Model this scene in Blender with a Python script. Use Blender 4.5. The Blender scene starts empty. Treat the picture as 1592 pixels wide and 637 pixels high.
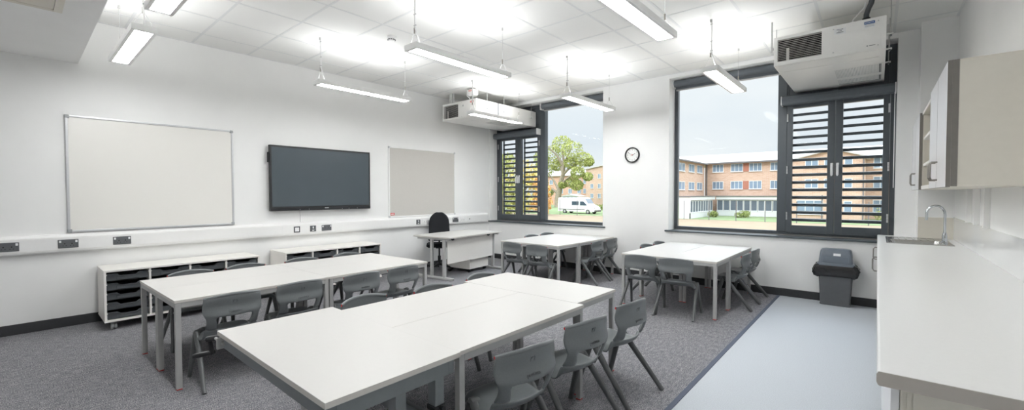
import bpy, bmesh, math, random
from mathutils import Vector, Matrix, Euler
random.seed(7)
C = bpy.context.scene.collection
PI = math.pi
R = math.radians

# ------------------------------------------------------------------ materials
def srgb(r, g, b):
    f = lambda c: (c/255/12.92) if c/255 <= .04045 else ((c/255+.055)/1.055)**2.4
    return (f(r), f(g), f(b), 1)

def mat(name, col, rough=.5, metal=0.0, var=.04, scale=30.0, bump=0.0, spec=.5, coat=0.0, detail=4):
    m = bpy.data.materials.new(name); m.use_nodes = True
    nt = m.node_tree; b = nt.nodes['Principled BSDF']
    tc = nt.nodes.new('ShaderNodeTexCoord')
    nz = nt.nodes.new('ShaderNodeTexNoise'); nz.inputs['Scale'].default_value = scale; nz.inputs['Detail'].default_value = detail
    nt.links.new(tc.outputs['Object'], nz.inputs['Vector'])
    rp = nt.nodes.new('ShaderNodeValToRGB')
    c = Vector(col[:3])
    rp.color_ramp.elements[0].position = .3; rp.color_ramp.elements[1].position = .7
    rp.color_ramp.elements[0].color = (*(c*(1-var)), 1); rp.color_ramp.elements[1].color = (*[min(1, x*(1+var)) for x in c], 1)
    nt.links.new(nz.outputs['Fac'], rp.inputs['Fac'])
    nt.links.new(rp.outputs['Color'], b.inputs['Base Color'])
    b.inputs['Roughness'].default_value = rough; b.inputs['Metallic'].default_value = metal
    b.inputs['Specular IOR Level'].default_value = spec
    if coat: b.inputs['Coat Weight'].default_value = coat; b.inputs['Coat Roughness'].default_value = .05
    if bump:
        bp = nt.nodes.new('ShaderNodeBump'); bp.inputs['Strength'].default_value = bump; bp.inputs['Distance'].default_value = .002
        nt.links.new(nz.outputs['Fac'], bp.inputs['Height']); nt.links.new(bp.outputs['Normal'], b.inputs['Normal'])
    return m

def emis(name, col, s):
    m = bpy.data.materials.new(name); m.use_nodes = True
    nt = m.node_tree; nt.nodes.clear()
    o = nt.nodes.new('ShaderNodeOutputMaterial'); e = nt.nodes.new('ShaderNodeEmission')
    e.inputs['Color'].default_value = col; e.inputs['Strength'].default_value = s
    nt.links.new(e.outputs[0], o.inputs[0])
    return m

def glass_mat():
    m = bpy.data.materials.new('window_glass'); m.use_nodes = True
    nt = m.node_tree; nt.nodes.clear()
    o = nt.nodes.new('ShaderNodeOutputMaterial'); t = nt.nodes.new('ShaderNodeBsdfTransparent')
    t.inputs['Color'].default_value = (.97, .985, .98, 1)
    g = nt.nodes.new('ShaderNodeBsdfGlossy'); g.inputs['Roughness'].default_value = .02
    fr = nt.nodes.new('ShaderNodeFresnel'); fr.inputs['IOR'].default_value = 1.1
    mx = nt.nodes.new('ShaderNodeMixShader')
    nt.links.new(fr.outputs[0], mx.inputs[0]); nt.links.new(t.outputs[0], mx.inputs[1]); nt.links.new(g.outputs[0], mx.inputs[2])
    nt.links.new(mx.outputs[0], o.inputs[0])
    return m

def carpet_mat():
    m = mat('carpet_grey', srgb(112, 112, 116), .95, var=.0, spec=.1)
    nt = m.node_tree; b = nt.nodes['Principled BSDF']
    tc = nt.nodes.new('ShaderNodeTexCoord')
    n1 = nt.nodes.new('ShaderNodeTexNoise'); n1.inputs['Scale'].default_value = 150; n1.inputs['Detail'].default_value = 3
    n2 = nt.nodes.new('ShaderNodeTexNoise'); n2.inputs['Scale'].default_value = 46; n2.inputs['Detail'].default_value = 5
    mp = nt.nodes.new('ShaderNodeMapping'); mp.inputs['Scale'].default_value = (1, .35, 1)
    nt.links.new(tc.outputs['Object'], n1.inputs['Vector'])
    nt.links.new(tc.outputs['Object'], mp.inputs['Vector']); nt.links.new(mp.outputs[0], n2.inputs['Vector'])
    ad = nt.nodes.new('ShaderNodeMath'); ad.operation = 'MULTIPLY_ADD'; ad.inputs[1].default_value = .22
    nt.links.new(n2.outputs['Fac'], ad.inputs[0])
    ml = nt.nodes.new('ShaderNodeMath'); ml.operation = 'MULTIPLY'; ml.inputs[1].default_value = .78
    nt.links.new(n1.outputs['Fac'], ml.inputs[0]); nt.links.new(ml.outputs[0], ad.inputs[2])
    rp = nt.nodes.new('ShaderNodeValToRGB')
    rp.color_ramp.elements[0].position = .36; rp.color_ramp.elements[0].color = srgb(78, 78, 83)
    rp.color_ramp.elements[1].position = .64; rp.color_ramp.elements[1].color = srgb(178, 175, 174)
    e = rp.color_ramp.elements.new(.5); e.color = srgb(122, 122, 128)
    nt.links.new(ad.outputs[0], rp.inputs['Fac']); nt.links.new(rp.outputs[0], b.inputs['Base Color'])
    bp = nt.nodes.new('ShaderNodeBump'); bp.inputs['Strength'].default_value = .5; bp.inputs['Distance'].default_value = .004
    nt.links.new(n1.outputs['Fac'], bp.inputs['Height']); nt.links.new(bp.outputs[0], b.inputs['Normal'])
    return m

def brick_mat(name, c1, c2, mortar):
    m = mat(name, c1, .85, var=0)
    nt = m.node_tree; b = nt.nodes['Principled BSDF']
    tc = nt.nodes.new('ShaderNodeTexCoord'); sp = nt.nodes.new('ShaderNodeSeparateXYZ'); cb = nt.nodes.new('ShaderNodeCombineXYZ')
    ad = nt.nodes.new('ShaderNodeMath'); ad.operation = 'ADD'
    nt.links.new(tc.outputs['Object'], sp.inputs[0]); nt.links.new(sp.outputs[0], ad.inputs[0]); nt.links.new(sp.outputs[1], ad.inputs[1])
    nt.links.new(ad.outputs[0], cb.inputs[0]); nt.links.new(sp.outputs[2], cb.inputs[1])
    bt = nt.nodes.new('ShaderNodeTexBrick')
    bt.inputs['Color1'].default_value = c1; bt.inputs['Color2'].default_value = c2; bt.inputs['Mortar'].default_value = mortar
    bt.inputs['Scale'].default_value = 1.0; bt.inputs['Brick Width'].default_value = .45; bt.inputs['Row Height'].default_value = .15; bt.inputs['Mortar Size'].default_value = .012
    nt.links.new(cb.outputs[0], bt.inputs['Vector']); nt.links.new(bt.outputs[0], b.inputs['Base Color'])
    return m

M = {}
M['wall'] = mat('wall_paint', srgb(238, 238, 237), .75, var=.012, scale=3, spec=.25)
M['ceil'] = mat('ceiling_tile', srgb(238, 238, 236), .9, var=.012, scale=260, bump=.15, spec=.15)
M['tbar'] = mat('ceiling_grid', srgb(225, 226, 226), .6, var=.01)
M['carpet'] = carpet_mat()
M['vinyl'] = mat('vinyl_floor', srgb(182, 187, 193), .55, var=.13, scale=190, spec=.35, detail=2)
M['strip'] = mat('threshold_strip', srgb(62, 72, 92), .6)
M['skirt'] = mat('skirting_charcoal', srgb(52, 53, 55), .55, var=.03)
M['white'] = mat('white_laminate', srgb(236, 233, 228), .38, var=.012, scale=60)
M['top'] = mat('white_tabletop', srgb(200, 198, 195), .36, var=.008, scale=50)
M['edge'] = mat('pale_edge', srgb(212, 208, 202), .45, var=.02)
M['steel'] = mat('grey_painted_steel', srgb(180, 180, 179), .4, .1, var=.03)
M['dsteel'] = mat('mid_grey_steel', srgb(122, 127, 130), .42, .1, var=.03)
M['red'] = mat('red_plastic', srgb(205, 40, 36), .5)
M['chair'] = mat('charcoal_plastic', srgb(106, 110, 112), .36, var=.05, scale=160, bump=.1, spec=.5)
M['chairleg'] = mat('charcoal_leg', srgb(92, 94, 95), .33, var=.04, scale=120)
M['emboss'] = mat('embossed_grey', srgb(108, 111, 114), .35)
M['black'] = mat('black_plastic', srgb(28, 29, 31), .4, var=.05)
M['blackfab'] = mat('black_fabric', srgb(46, 47, 50), .95, var=.2, scale=400, bump=.4, spec=.1)
M['rubber'] = mat('dark_rubber', srgb(34, 35, 36), .7)
M['tray'] = mat('tray_plastic', srgb(82, 86, 89), .42, var=.04)
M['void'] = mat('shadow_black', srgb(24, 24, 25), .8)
M['chrome'] = mat('chrome', srgb(205, 208, 212), .12, 1.0, var=.01)
M['inox'] = mat('stainless_steel', srgb(190, 190, 188), .22, 1.0, var=.03, scale=80)
M['nickel'] = mat('brushed_nickel', srgb(150, 146, 140), .35, 1.0, var=.03)
M['alu'] = mat('aluminium_trim', srgb(200, 201, 203), .35, .6, var=.02)
M['capgrey'] = mat('grey_corner_cap', srgb(150, 153, 154), .5)
M['board'] = mat('whiteboard_enamel', srgb(230, 228, 223), .22, var=.006, scale=2)
M['felt'] = mat('pinboard_felt', srgb(198, 195, 190), .95, var=.05, scale=160, bump=.3, spec=.1)
M['screen'] = mat('screen_glass', srgb(74, 83, 89), .2, var=.02, scale=4, spec=.6)
M['bezel'] = mat('screen_bezel', srgb(30, 31, 34), .4)
M['pvc'] = mat('white_pvc', srgb(236, 236, 235), .35, var=.008)
M['anthra'] = mat('anthracite_metal', srgb(74, 80, 85), .42, .1, var=.03)
M['anthra2'] = mat('slate_grey_fabric', srgb(98, 104, 110), .7, var=.04)
M['glass'] = glass_mat()
M['hvac'] = mat('white_powder_coat', srgb(238, 237, 234), .3, var=.008)
M['grille'] = mat('pale_grille', srgb(190, 192, 192), .5, var=.02)
M['cream'] = mat('cream_panel', srgb(214, 209, 198), .5, var=.012)
M['splash'] = mat('gloss_white_splash', srgb(236, 237, 237), .08, var=.004, scale=2, coat=.3)
M['doorfront'] = mat('pale_cabinet_front', srgb(224, 224, 226), .3, var=.012)
M['doorgrey'] = mat('grey_door_edging', srgb(116, 112, 107), .5)
M['worktop'] = mat('white_worktop', srgb(238, 238, 237), .28, var=.01, scale=90)
M['wtedge'] = mat('taupe_worktop_edge', srgb(176, 170, 163), .5, var=.02)
M['binbody'] = mat('bin_grey', srgb(88, 90, 93), .5, var=.04)
M['binlid'] = mat('bin_lid_grey', srgb(104, 112, 122), .28, var=.03)
M['bag'] = mat('black_bin_liner', srgb(26, 25, 26), .22, var=.2, scale=25, bump=1.0, spec=.7)
M['label'] = mat('paper_label', srgb(232, 233, 234), .6)
M['bluelab'] = mat('blue_label', srgb(52, 92, 150), .5)
M['ink'] = mat('grey_ink', srgb(120, 122, 126), .6)
M['dial'] = mat('clock_dial', srgb(236, 236, 234), .4)
M['brass'] = mat('brass_fitting', srgb(168, 140, 100), .35, .9)
M['wood'] = mat('pale_wood', srgb(196, 166, 128), .6)
M['hose'] = mat('dark_hose', srgb(70, 72, 76), .6)
M['emit'] = emis('light_diffuser', (.99, 1, 1, 1), 24.0)
M['emitup'] = emis('light_uplight', (.99, 1, 1, 1), 13.5)
M['grass'] = mat('grass', srgb(122, 134, 98), .95, var=.18, scale=1.2, spec=.1)
M['sand'] = mat('dry_ground', srgb(142, 126, 106), .95, var=.08, scale=.8, spec=.1)
M['brick'] = brick_mat('tan_brick', srgb(202, 170, 148), srgb(190, 155, 132), srgb(202, 186, 172))
M['brick2'] = brick_mat('rust_brick', srgb(200, 158, 136), srgb(190, 146, 122), srgb(200, 178, 162))
M['roof'] = mat('pale_roof', srgb(188, 184, 178), .8, var=.03, scale=.7)
M['extwhite'] = mat('white_upvc', srgb(214, 214, 212), .5)
M['extglass'] = mat('far_window_glass', srgb(128, 144, 160), .12, var=.12, scale=.8)
M['extdark'] = mat('far_dark_glass', srgb(96, 104, 114), .45, var=.12, scale=.8)
M['extpanel'] = mat('brown_infill_panel', srgb(170, 112, 92), .7)
M['gutter'] = mat('dark_gutter', srgb(112, 108, 108), .7)
M['leafg'] = mat('oak_leaves', srgb(168, 172, 108), .9, var=.3, scale=.9, spec=.1)
M['leafy'] = mat('yellow_leaves', srgb(208, 190, 116), .9, var=.3, scale=.9, spec=.1)
M['leafo'] = mat('orange_leaves', srgb(214, 172, 112), .9, var=.25, scale=.9, spec=.1)
M['bark'] = mat('pale_bark', srgb(150, 138, 120), .95, var=.2, scale=3)
M['hedge'] = mat('hedge_leaves', srgb(150, 158, 100), .9, var=.3, scale=4, spec=.1)
M['van'] = mat('van_white', srgb(244, 244, 243), .3, var=.005)
M['vangl'] = mat('van_glass', srgb(70, 84, 96), .1)
M['tyre'] = mat('tyre', srgb(60, 60, 62), .8)

# ------------------------------------------------------------------ mesh builder
class B:
    def __init__(s): s.bm = bmesh.new(); s.mi = 0
    def _merge(s, t):
        me = bpy.data.meshes.new('t'); t.to_mesh(me); t.free(); s.bm.from_mesh(me); bpy.data.meshes.remove(me)
    def box(s, x0, x1, y0, y1, z0, z1, bev=0.0, seg=2, mi=None, mtx=None):
        t = bmesh.new(); bmesh.ops.create_cube(t, size=1)
        for v in t.verts:
            v.co = Vector(((x0+x1)/2+v.co.x*(x1-x0), (y0+y1)/2+v.co.y*(y1-y0), (z0+z1)/2+v.co.z*(z1-z0)))
        if bev: bmesh.ops.bevel(t, geom=t.edges[:], offset=bev, segments=seg, profile=.5, affect='EDGES')
        for f in t.faces: f.material_index = s.mi if mi is None else mi
        if mtx is not None: bmesh.ops.transform(t, matrix=mtx, verts=t.verts[:])
        s._merge(t); return s
    def prism(s, pts, axis, a0, a1, bev=0.0, mi=None):
        # polygon pts in the plane normal to axis ('x': (y,z), 'y': (x,z), 'z': (x,y)) extruded a0..a1
        t = bmesh.new()
        mk = {'x': lambda p, a: (a, p[0], p[1]), 'y': lambda p, a: (p[0], a, p[1]), 'z': lambda p, a: (p[0], p[1], a)}[axis]
        lo = [t.verts.new(mk(p, a0)) for p in pts]; hi = [t.verts.new(mk(p, a1)) for p in pts]
        n = len(pts)
        t.faces.new(lo); t.faces.new(hi[::-1])
        for i in range(n): t.faces.new((lo[i], hi[i], hi[(i+1) % n], lo[(i+1) % n]))
        bmesh.ops.recalc_face_normals(t, faces=t.faces[:])
        if bev: bmesh.ops.bevel(t, geom=t.edges[:], offset=bev, segments=2, profile=.5, affect='EDGES')
        for f in t.faces: f.material_index = s.mi if mi is None else mi
        s._merge(t); return s
    def tube(s, pts, r, n=12, caps=True, mi=None, flat=1.0, up=None):
        # sweep a circle along pts; r a number or a list
        pts = [Vector(p) for p in pts]; rs = r if isinstance(r, (list, tuple)) else [r]*len(pts)
        t = bmesh.new(); rings = []
        ref = Vector(up) if up else None
        for i, p in enumerate(pts):
            d = (pts[min(i+1, len(pts)-1)] - pts[max(i-1, 0)]).normalized()
            if ref is None:
                ref = Vector((0, 0, 1)) if abs(d.z) < .9 else Vector((1, 0, 0))
            u = (ref - d*ref.dot(d)).normalized(); w = d.cross(u)
            if not up: ref = u
            rings.append([t.verts.new(p + u*math.cos(2*PI*k/n)*rs[i] + w*math.sin(2*PI*k/n)*rs[i]*flat) for k in range(n)])
        for a, b in zip(rings, rings[1:]):
            for k in range(n): t.faces.new((a[k], a[(k+1) % n], b[(k+1) % n], b[k]))
        if caps: t.faces.new(rings[0][::-1]); t.faces.new(rings[-1])
        bmesh.ops.recalc_face_normals(t, faces=t.faces[:])
        for f in t.faces: f.material_index = s.mi if mi is None else mi
        s._merge(t); return s
    def cyl(s, p0, p1, r, n=16, mi=None): return s.tube([p0, p1], r, n, mi=mi)
    def lathe(s, prof, c=(0, 0, 0), n=24, mi=None, axis='z'):
        t = bmesh.new(); rings = []
        for (r, z) in prof:
            ring = []
            for k in range(n):
                a = 2*PI*k/n; x, y = r*math.cos(a), r*math.sin(a)
                co = {'z': (x, y, z), 'y': (x, z, y), 'x': (z, x, y)}[axis]
                ring.append(t.verts.new(Vector(c)+Vector(co)))
            rings.append(ring)
        for a, b in zip(rings, rings[1:]):
            for k in range(n): t.faces.new((a[k], a[(k+1) % n], b[(k+1) % n], b[k]))
        t.faces.new(rings[0][::-1]); t.faces.new(rings[-1])
        bmesh.ops.recalc_face_normals(t, faces=t.faces[:])
        for f in t.faces: f.material_index = s.mi if mi is None else mi
        s._merge(t); return s
    def loft(s, rings, caps=True, mi=None, closed=True):
        t = bmesh.new(); rr = [[t.verts.new(p) for p in ring] for ring in rings]; n = len(rings[0])
        for a, b in zip(rr, rr[1:]):
            for k in range(n if closed else n-1): t.faces.new((a[k], a[(k+1) % n], b[(k+1) % n], b[k]))
        if caps and closed: t.faces.new(rr[0][::-1]); t.faces.new(rr[-1])
        bmesh.ops.recalc_face_normals(t, faces=t.faces[:])
        for f in t.faces: f.material_index = s.mi if mi is None else mi
        s._merge(t); return s
    def quad(s, a, b, c, d, mi=None):
        f = s.bm.faces.new([s.bm.verts.new(p) for p in (a, b, c, d)]); f.material_index = s.mi if mi is None else mi; return s
    def text(s, body, size, mtx, depth=.0006, mi=None, align='CENTER'):
        cu = bpy.data.curves.new('t', 'FONT'); cu.body = body; cu.size = size; cu.extrude = depth; cu.align_x = align; cu.align_y = 'CENTER'; cu.resolution_u = 3
        o = bpy.data.objects.new('t', cu); C.objects.link(o)
        bpy.context.view_layer.update()
        me = bpy.data.meshes.new_from_object(o.evaluated_get(bpy.context.evaluated_depsgraph_get()))
        me.transform(mtx)
        t = bmesh.new(); t.from_mesh(me)
        for f in t.faces: f.material_index = s.mi if mi is None else mi
        s._merge(t); bpy.data.meshes.remove(me); bpy.data.objects.remove(o); bpy.data.curves.remove(cu); return s

def rootloc(p):
    v = Vector((0, 0, 0))
    while p is not None: v += Vector(p.location); p = p.parent
    return v

def build(name, b, mats, parent=None, local=False, smooth=True, angle=40, label=None):
    """link the builder as ONE mesh object; verts given in world space unless local"""
    me = bpy.data.meshes.new(name)
    if parent is not None and not local:
        o_ = rootloc(parent); bmesh.ops.translate(b.bm, vec=-o_, verts=b.bm.verts[:])
    b.bm.to_mesh(me); b.bm.free()
    for m in (mats if isinstance(mats, (list, tuple)) else [mats]): me.materials.append(M[m] if isinstance(m, str) else m)
    if smooth:
        for p in me.polygons: p.use_smooth = True
        me.set_sharp_from_angle(angle=R(angle))
    o = bpy.data.objects.new(name, me); C.objects.link(o)
    if smooth:
        wn = o.modifiers.new('weighted_normals', 'WEIGHTED_NORMAL'); wn.keep_sharp = True
    if parent is not None: o.parent = parent
    if label: o['label'] = label
    return o

def thing(name, label, cat, loc=(0, 0, 0), rz=0, group=None):
    o = bpy.data.objects.new(name, None); C.objects.link(o); o.empty_display_size = .1
    o.location = loc; o.rotation_euler = (0, 0, rz); o['label'] = label; o['category'] = cat
    if group: o['group'] = group
    return o

def tag(o, label, cat, group=None):
    o['label'] = label; o['category'] = cat
    if group: o['group'] = group
    return o

def struct(o): o['kind'] = 'structure'; return o
def sempty(name, loc=(0, 0, 0)):
    o = bpy.data.objects.new(name, None); C.objects.link(o); o.location = loc; o['kind'] = 'structure'; return o

def dup(root, loc, rz, label, group=None):
    r = root.copy(); C.objects.link(r); r.location = loc; r.rotation_euler = (0, 0, rz); r['label'] = label
    if group: r['group'] = group
    def rec(src, dst):
        for ch in list(src.children):
            c = ch.copy(); C.objects.link(c); c.parent = dst; rec(ch, c)
    rec(root, r)
    return r

XL, XR, YW, CZ = -6.32, .615, 6.6, 3.189
YF = -1.8
YO = 6.98          # outer face of the window wall

# ------------------------------------------------------------------ room shell
b = B(); b.quad((XL-.2, YF, 0), (-.97, YF, 0), (-.97, YW+.02, 0), (XL-.2, YW+.02, 0)); b.box(XL-.2, -.97, YF, YW+.02, -.12, -.002)
struct(build('floor', b, 'carpet', smooth=False))
b = B(); b.box(-.97, XR+.1, YF, YW+.02, -.12, 0)
struct(build('floor_right', b, 'vinyl', smooth=False))
b = B(); b.box(-.992, -.958, YF, YW-.016, 0, .004, .001)
struct(build('trim_1', b, 'strip'))
b = B(); b.box(XL-.2, XL, YF, YO, -.12, 3.6)
struct(build('wall_left', b, 'wall', smooth=False))
b = B(); b.box(XR, XR+.2, YF, YO, -.12, 3.6)
struct(build('wall_right', b, 'wall', smooth=False))
b = B(); b.box(XL-.2, XR+.2, YF-.2, YF, -.12, 3.6)
struct(build('wall_front', b, 'wall', smooth=False))
W1 = (-6.30, -3.60); W2 = (-2.46, .157); SZ, HZ = .783, 3.13
b = B()
b.box(XL, XR, YW, YO, -1.8, SZ-.012)
b.box(XL, XR, YW, YO, HZ, 3.6)
b.box(W1[1], W2[0], YW, YO, SZ-.012, HZ)
b.box(W2[1], XR, YW, YO, SZ-.012, HZ)
b.box(XL, W1[0], YW, YO, SZ-.012, HZ)
struct(build('wall_back', b, 'wall', smooth=False))
b = B(); b.box(.337, XR, 6.38, YW, 0, CZ)
struct(build('wall_corner', b, 'wall', smooth=False))
# suspended ceiling: tiles and exposed grid
b = B()
b.box(XL, XR, .445, YW, CZ, CZ+.05, mi=0)
xs = [x for x in [-.48-.6*k for k in range(-2, 11)] if XL < x < XR]
ys = [y for y in [1.42+.6*k for k in range(-2, 9)] if .445 < y < YW]
for x in xs: b.box(x-.012, x+.012, .445, YW, CZ-.0025, CZ+.001, mi=1)
for y in ys: b.box(XL, XR, y-.012, y+.012, CZ-.0024, CZ+.001, mi=1)
b.box(XL, XL+.02, .445, YW, CZ-.004, CZ+.001, mi=1); b.box(XR-.02, XR, .445, 6.38, CZ-.004, CZ+.001, mi=1)
b.box(XL, .337, YW-.02, YW, CZ-.004, CZ+.001, mi=1)
b.box(XL-.2, XR+.2, YF-.2, YO, 3.55, 3.6, mi=0)
struct(build('ceiling', b, ['ceil', 'tbar'], smooth=False))
b = B(); b.box(XL, XR, YF, .445, 2.715, CZ+.05)
struct(build('ceiling_lowered', b, 'wall', smooth=False))
# access hatch in the lowered ceiling
h = thing('access_hatch', 'cream access hatch in the lowered ceiling at top left', 'hatch', (-4.34, -.06, 2.715))
b = B()
for (x0, x1, y0, y1) in ((-4.65, -4.04, .205, .25), (-4.65, -4.04, -.36, -.315), (-4.65, -4.605, -.315, .205), (-4.085, -4.04, -.315, .205)): b.box(x0, x1, y0, y1, 2.7075, 2.715, .001)
build('frame', b, 'cream', h)
b = B(); b.box(-4.602, -4.088, -.312, .202, 2.709, 2.714, .001); build('panel', b, 'cream', h)
# baseboards
b = B(); b.box(XL, XL+.016, YF, YW, 0, .1, .003); struct(build('baseboard_left', b, 'skirt'))
b = B(); b.box(XL+.016, .03, YW-.016, YW, 0, .1, .003); struct(build('baseboard_back', b, 'skirt'))

# ------------------------------------------------------------------ windows
def sill(name, x0, x1, pz=SZ):
    b = B(); b.box(x0, x1, YW-.032, YW+.235, pz-.014, pz+.008, .004); struct(build(name, b, 'anthra'))
sill('trim_2', XL+.001, W1[1]+.05); sill('trim_3', W2[0]-.05, W2[1]+.0)
FY0, FY1 = 6.84, 6.92
def window(name, x0, x1, lx0, lx1, gx0, gx1, leaf_left):
    """x0..x1 opening; lx leaf zone; gx fixed light"""
    w = sempty(name, ((x0+x1)/2, FY0, SZ))
    b = B(); z0, z1 = SZ+.008, HZ
    mx0, mx1 = (gx1, lx0) if not leaf_left else (lx1, gx0)
    b.box(x0, x1, FY0, FY1, z0, z0+.05, .003); b.box(x0, x1, FY0, FY1, z1-.05, z1, .003)
    b.box(x0, x0+.05, FY0, FY1, z0+.05, z1-.05, .003); b.box(x1-.05, x1, FY0, FY1, z0+.05, z1-.05, .003)
    b.box(mx0, mx1, FY0-.012, FY1+.01, z0+.05, z1-.05, .003)
    build('window_frame', b, 'anthra', w)
    b = B(); b.box(min(gx0, gx1), max(gx0, gx1), FY0+.035, FY0+.045, z0+.045, z1-.045); build('pane', b, 'glass', w, smooth=False)
    # solid panel above the opening leaves
    b = B(); b.box(lx0, lx1, FY0+.02, FY1, 2.64, z1-.05)
    n = 4
    for k in range(n+1):
        xx = lx0+(lx1-lx0)*k/n; b.box(max(lx0, xx-.02), min(lx1, xx+.02), FY0, FY0+.03, 2.64, z1-.05, .004)
    b.box(lx0, lx1, FY0-.002, FY0+.03, 2.60, 2.66, .004)
    build('top_panel', b, 'anthra', w)
    mid = (lx0+lx1)/2
    for i, (a, c) in enumerate(((lx0, mid), (mid, lx1))):
        zb, zt = z0+.03, 2.60
        s_in = .078; hinge_left = (i == 0)
        so = .065 if True else 0
        xa, xc = (a+so, c-s_in) if hinge_left else (a+s_in, c-so)
        b = B(); yl0, yl1 = FY0-.02, FY0+.05
        b.box(a+.002, xa, yl0, yl1, zb, zt, .004); b.box(xc, c-.002, yl0, yl1, zb, zt, .004)
        b.box(xa, xc, yl0, yl1, zb, .925, .003); b.box(xa, xc, yl0, yl1, 2.495, zt, .003)
        leaf = build('door_leaf', b, 'anthra', w)
        b = B(); b.box(xa-.004, xc+.004, FY0+.01, FY0+.018, .92, 2.5); build('pane', b, 'glass', leaf, smooth=False)
        b = B()
        for k in range(16):
            zz = 2.424-.102*k
            b.prism([(6.945, zz-.022), (6.985, zz-.016), (6.985, zz+.02), (6.945, zz+.014)], 'x', xa-.012, xc+.012)
        b.box(xa-.03, xa-.012, 6.945, 6.985, .86, 2.52); b.box(xc+.012, xc+.03, 6.945, 6.985, .86, 2.52)
        build('louvre', b, 'anthra', leaf)
        b = B(); hx = (c-.03) if hinge_left else (a+.03)
        b.box(hx-.014, hx+.014, yl0-.012, yl0, 1.585, 1.745, .005)
        b.tube([(hx, yl0-.01, 1.71), (hx, yl0-.045, 1.705), (hx, yl0-.05, 1.66), (hx, yl0-.045, 1.575)], [.011, .012, .012, .008], 10)
        build('handle', b, 'label', leaf)
        for hz in (1.0, 1.62, 2.32):
            b = B(); hx = a+.012 if hinge_left else c-.012
            for q in range(3): b.cyl((hx, yl0-.008, hz+q*.036), (hx, yl0-.008, hz+q*.036+.033), .009, 10)
            build('hinge', b, 'alu', leaf)
    return w
w1 = window('window_1', W1[0], W1[1], -6.25, -5.12, -5.0, -3.655, True)
w2 = window('window_2', W2[0], W2[1], -.945, .107, -2.405, -1.05, False)

def blind(x0, x1, label, hem):
    t = thing('roller_blind', label, 'blind', ((x0+x1)/2, 6.76, 3.06), group='rolled up roller blinds in the window heads')
    b = B(); b.cyl((x0+.02, 6.765, 3.07), (x1-.02, 6.765, 3.07), .052, 20); build('roll', b, 'anthra2', t)
    b = B(); b.box(x0+.03, x1-.03, 6.812, 6.815, hem, 3.08); build('fabric', b, 'anthra2', t)
    b = B(); b.box(x0+.03, x1-.03, 6.806, 6.821, hem-.018, hem+.004, .003); build('hem_bar', b, 'steel', t)
    for xx in (x0, x1-.018):
        b = B(); b.box(xx, xx+.018, 6.71, 6.825, 3.0, HZ, .003); build('bracket', b, 'pvc', t)
blind(-5.04, W1[1]-.003, 'dark grey roller blind rolled up above the tree view in left window', 3.0)
blind(W2[0]+.003, -.985, 'dark grey roller blind rolled up above the plain glass of right window', 2.985)
def cassette(x0, x1, label):
    t = thing('blind_cassette', label, 'blind', ((x0+x1)/2, 6.75, 2.58), group='blind cassettes over the louvred doors')
    b = B(); b.prism([(6.7, 2.535), (6.69, 2.56), (6.69, 2.61), (6.71, 2.645), (6.82, 2.645), (6.82, 2.535)], 'x', x0+.012, x1-.012, .004)
    build('casing', b, 'anthra2', t)
    for xx in (x0, x1-.012):
        b = B(); b.box(xx, xx+.012, 6.688, 6.822, 2.53, 2.65, .004); build('end_cap', b, 'pvc', t)
    return t
t = cassette(-6.29, -5.1, 'slim grey blind cassette above louvred doors of left window')
b = B(); b.tube([(-6.285, 6.7, 2.54), (-6.285, 6.69, 1.6), (-6.285, 6.695, 1.52), (-6.285, 6.715, 1.52), (-6.285, 6.72, 1.6), (-6.285, 6.72, 2.54)], .004, 8)
build('chain', b, 'pvc', t)
t = cassette(-1.0, .152, 'deep grey blind cassette above louvred doors of right window')
b = B(); b.tube([(.14, 6.7, 2.54), (.14, 6.69, 1.5), (.14, 6.7, 1.42), (.14, 6.715, 1.5), (.14, 6.715, 2.54)], .004, 8); build('chain', b, 'pvc', t)

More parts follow.
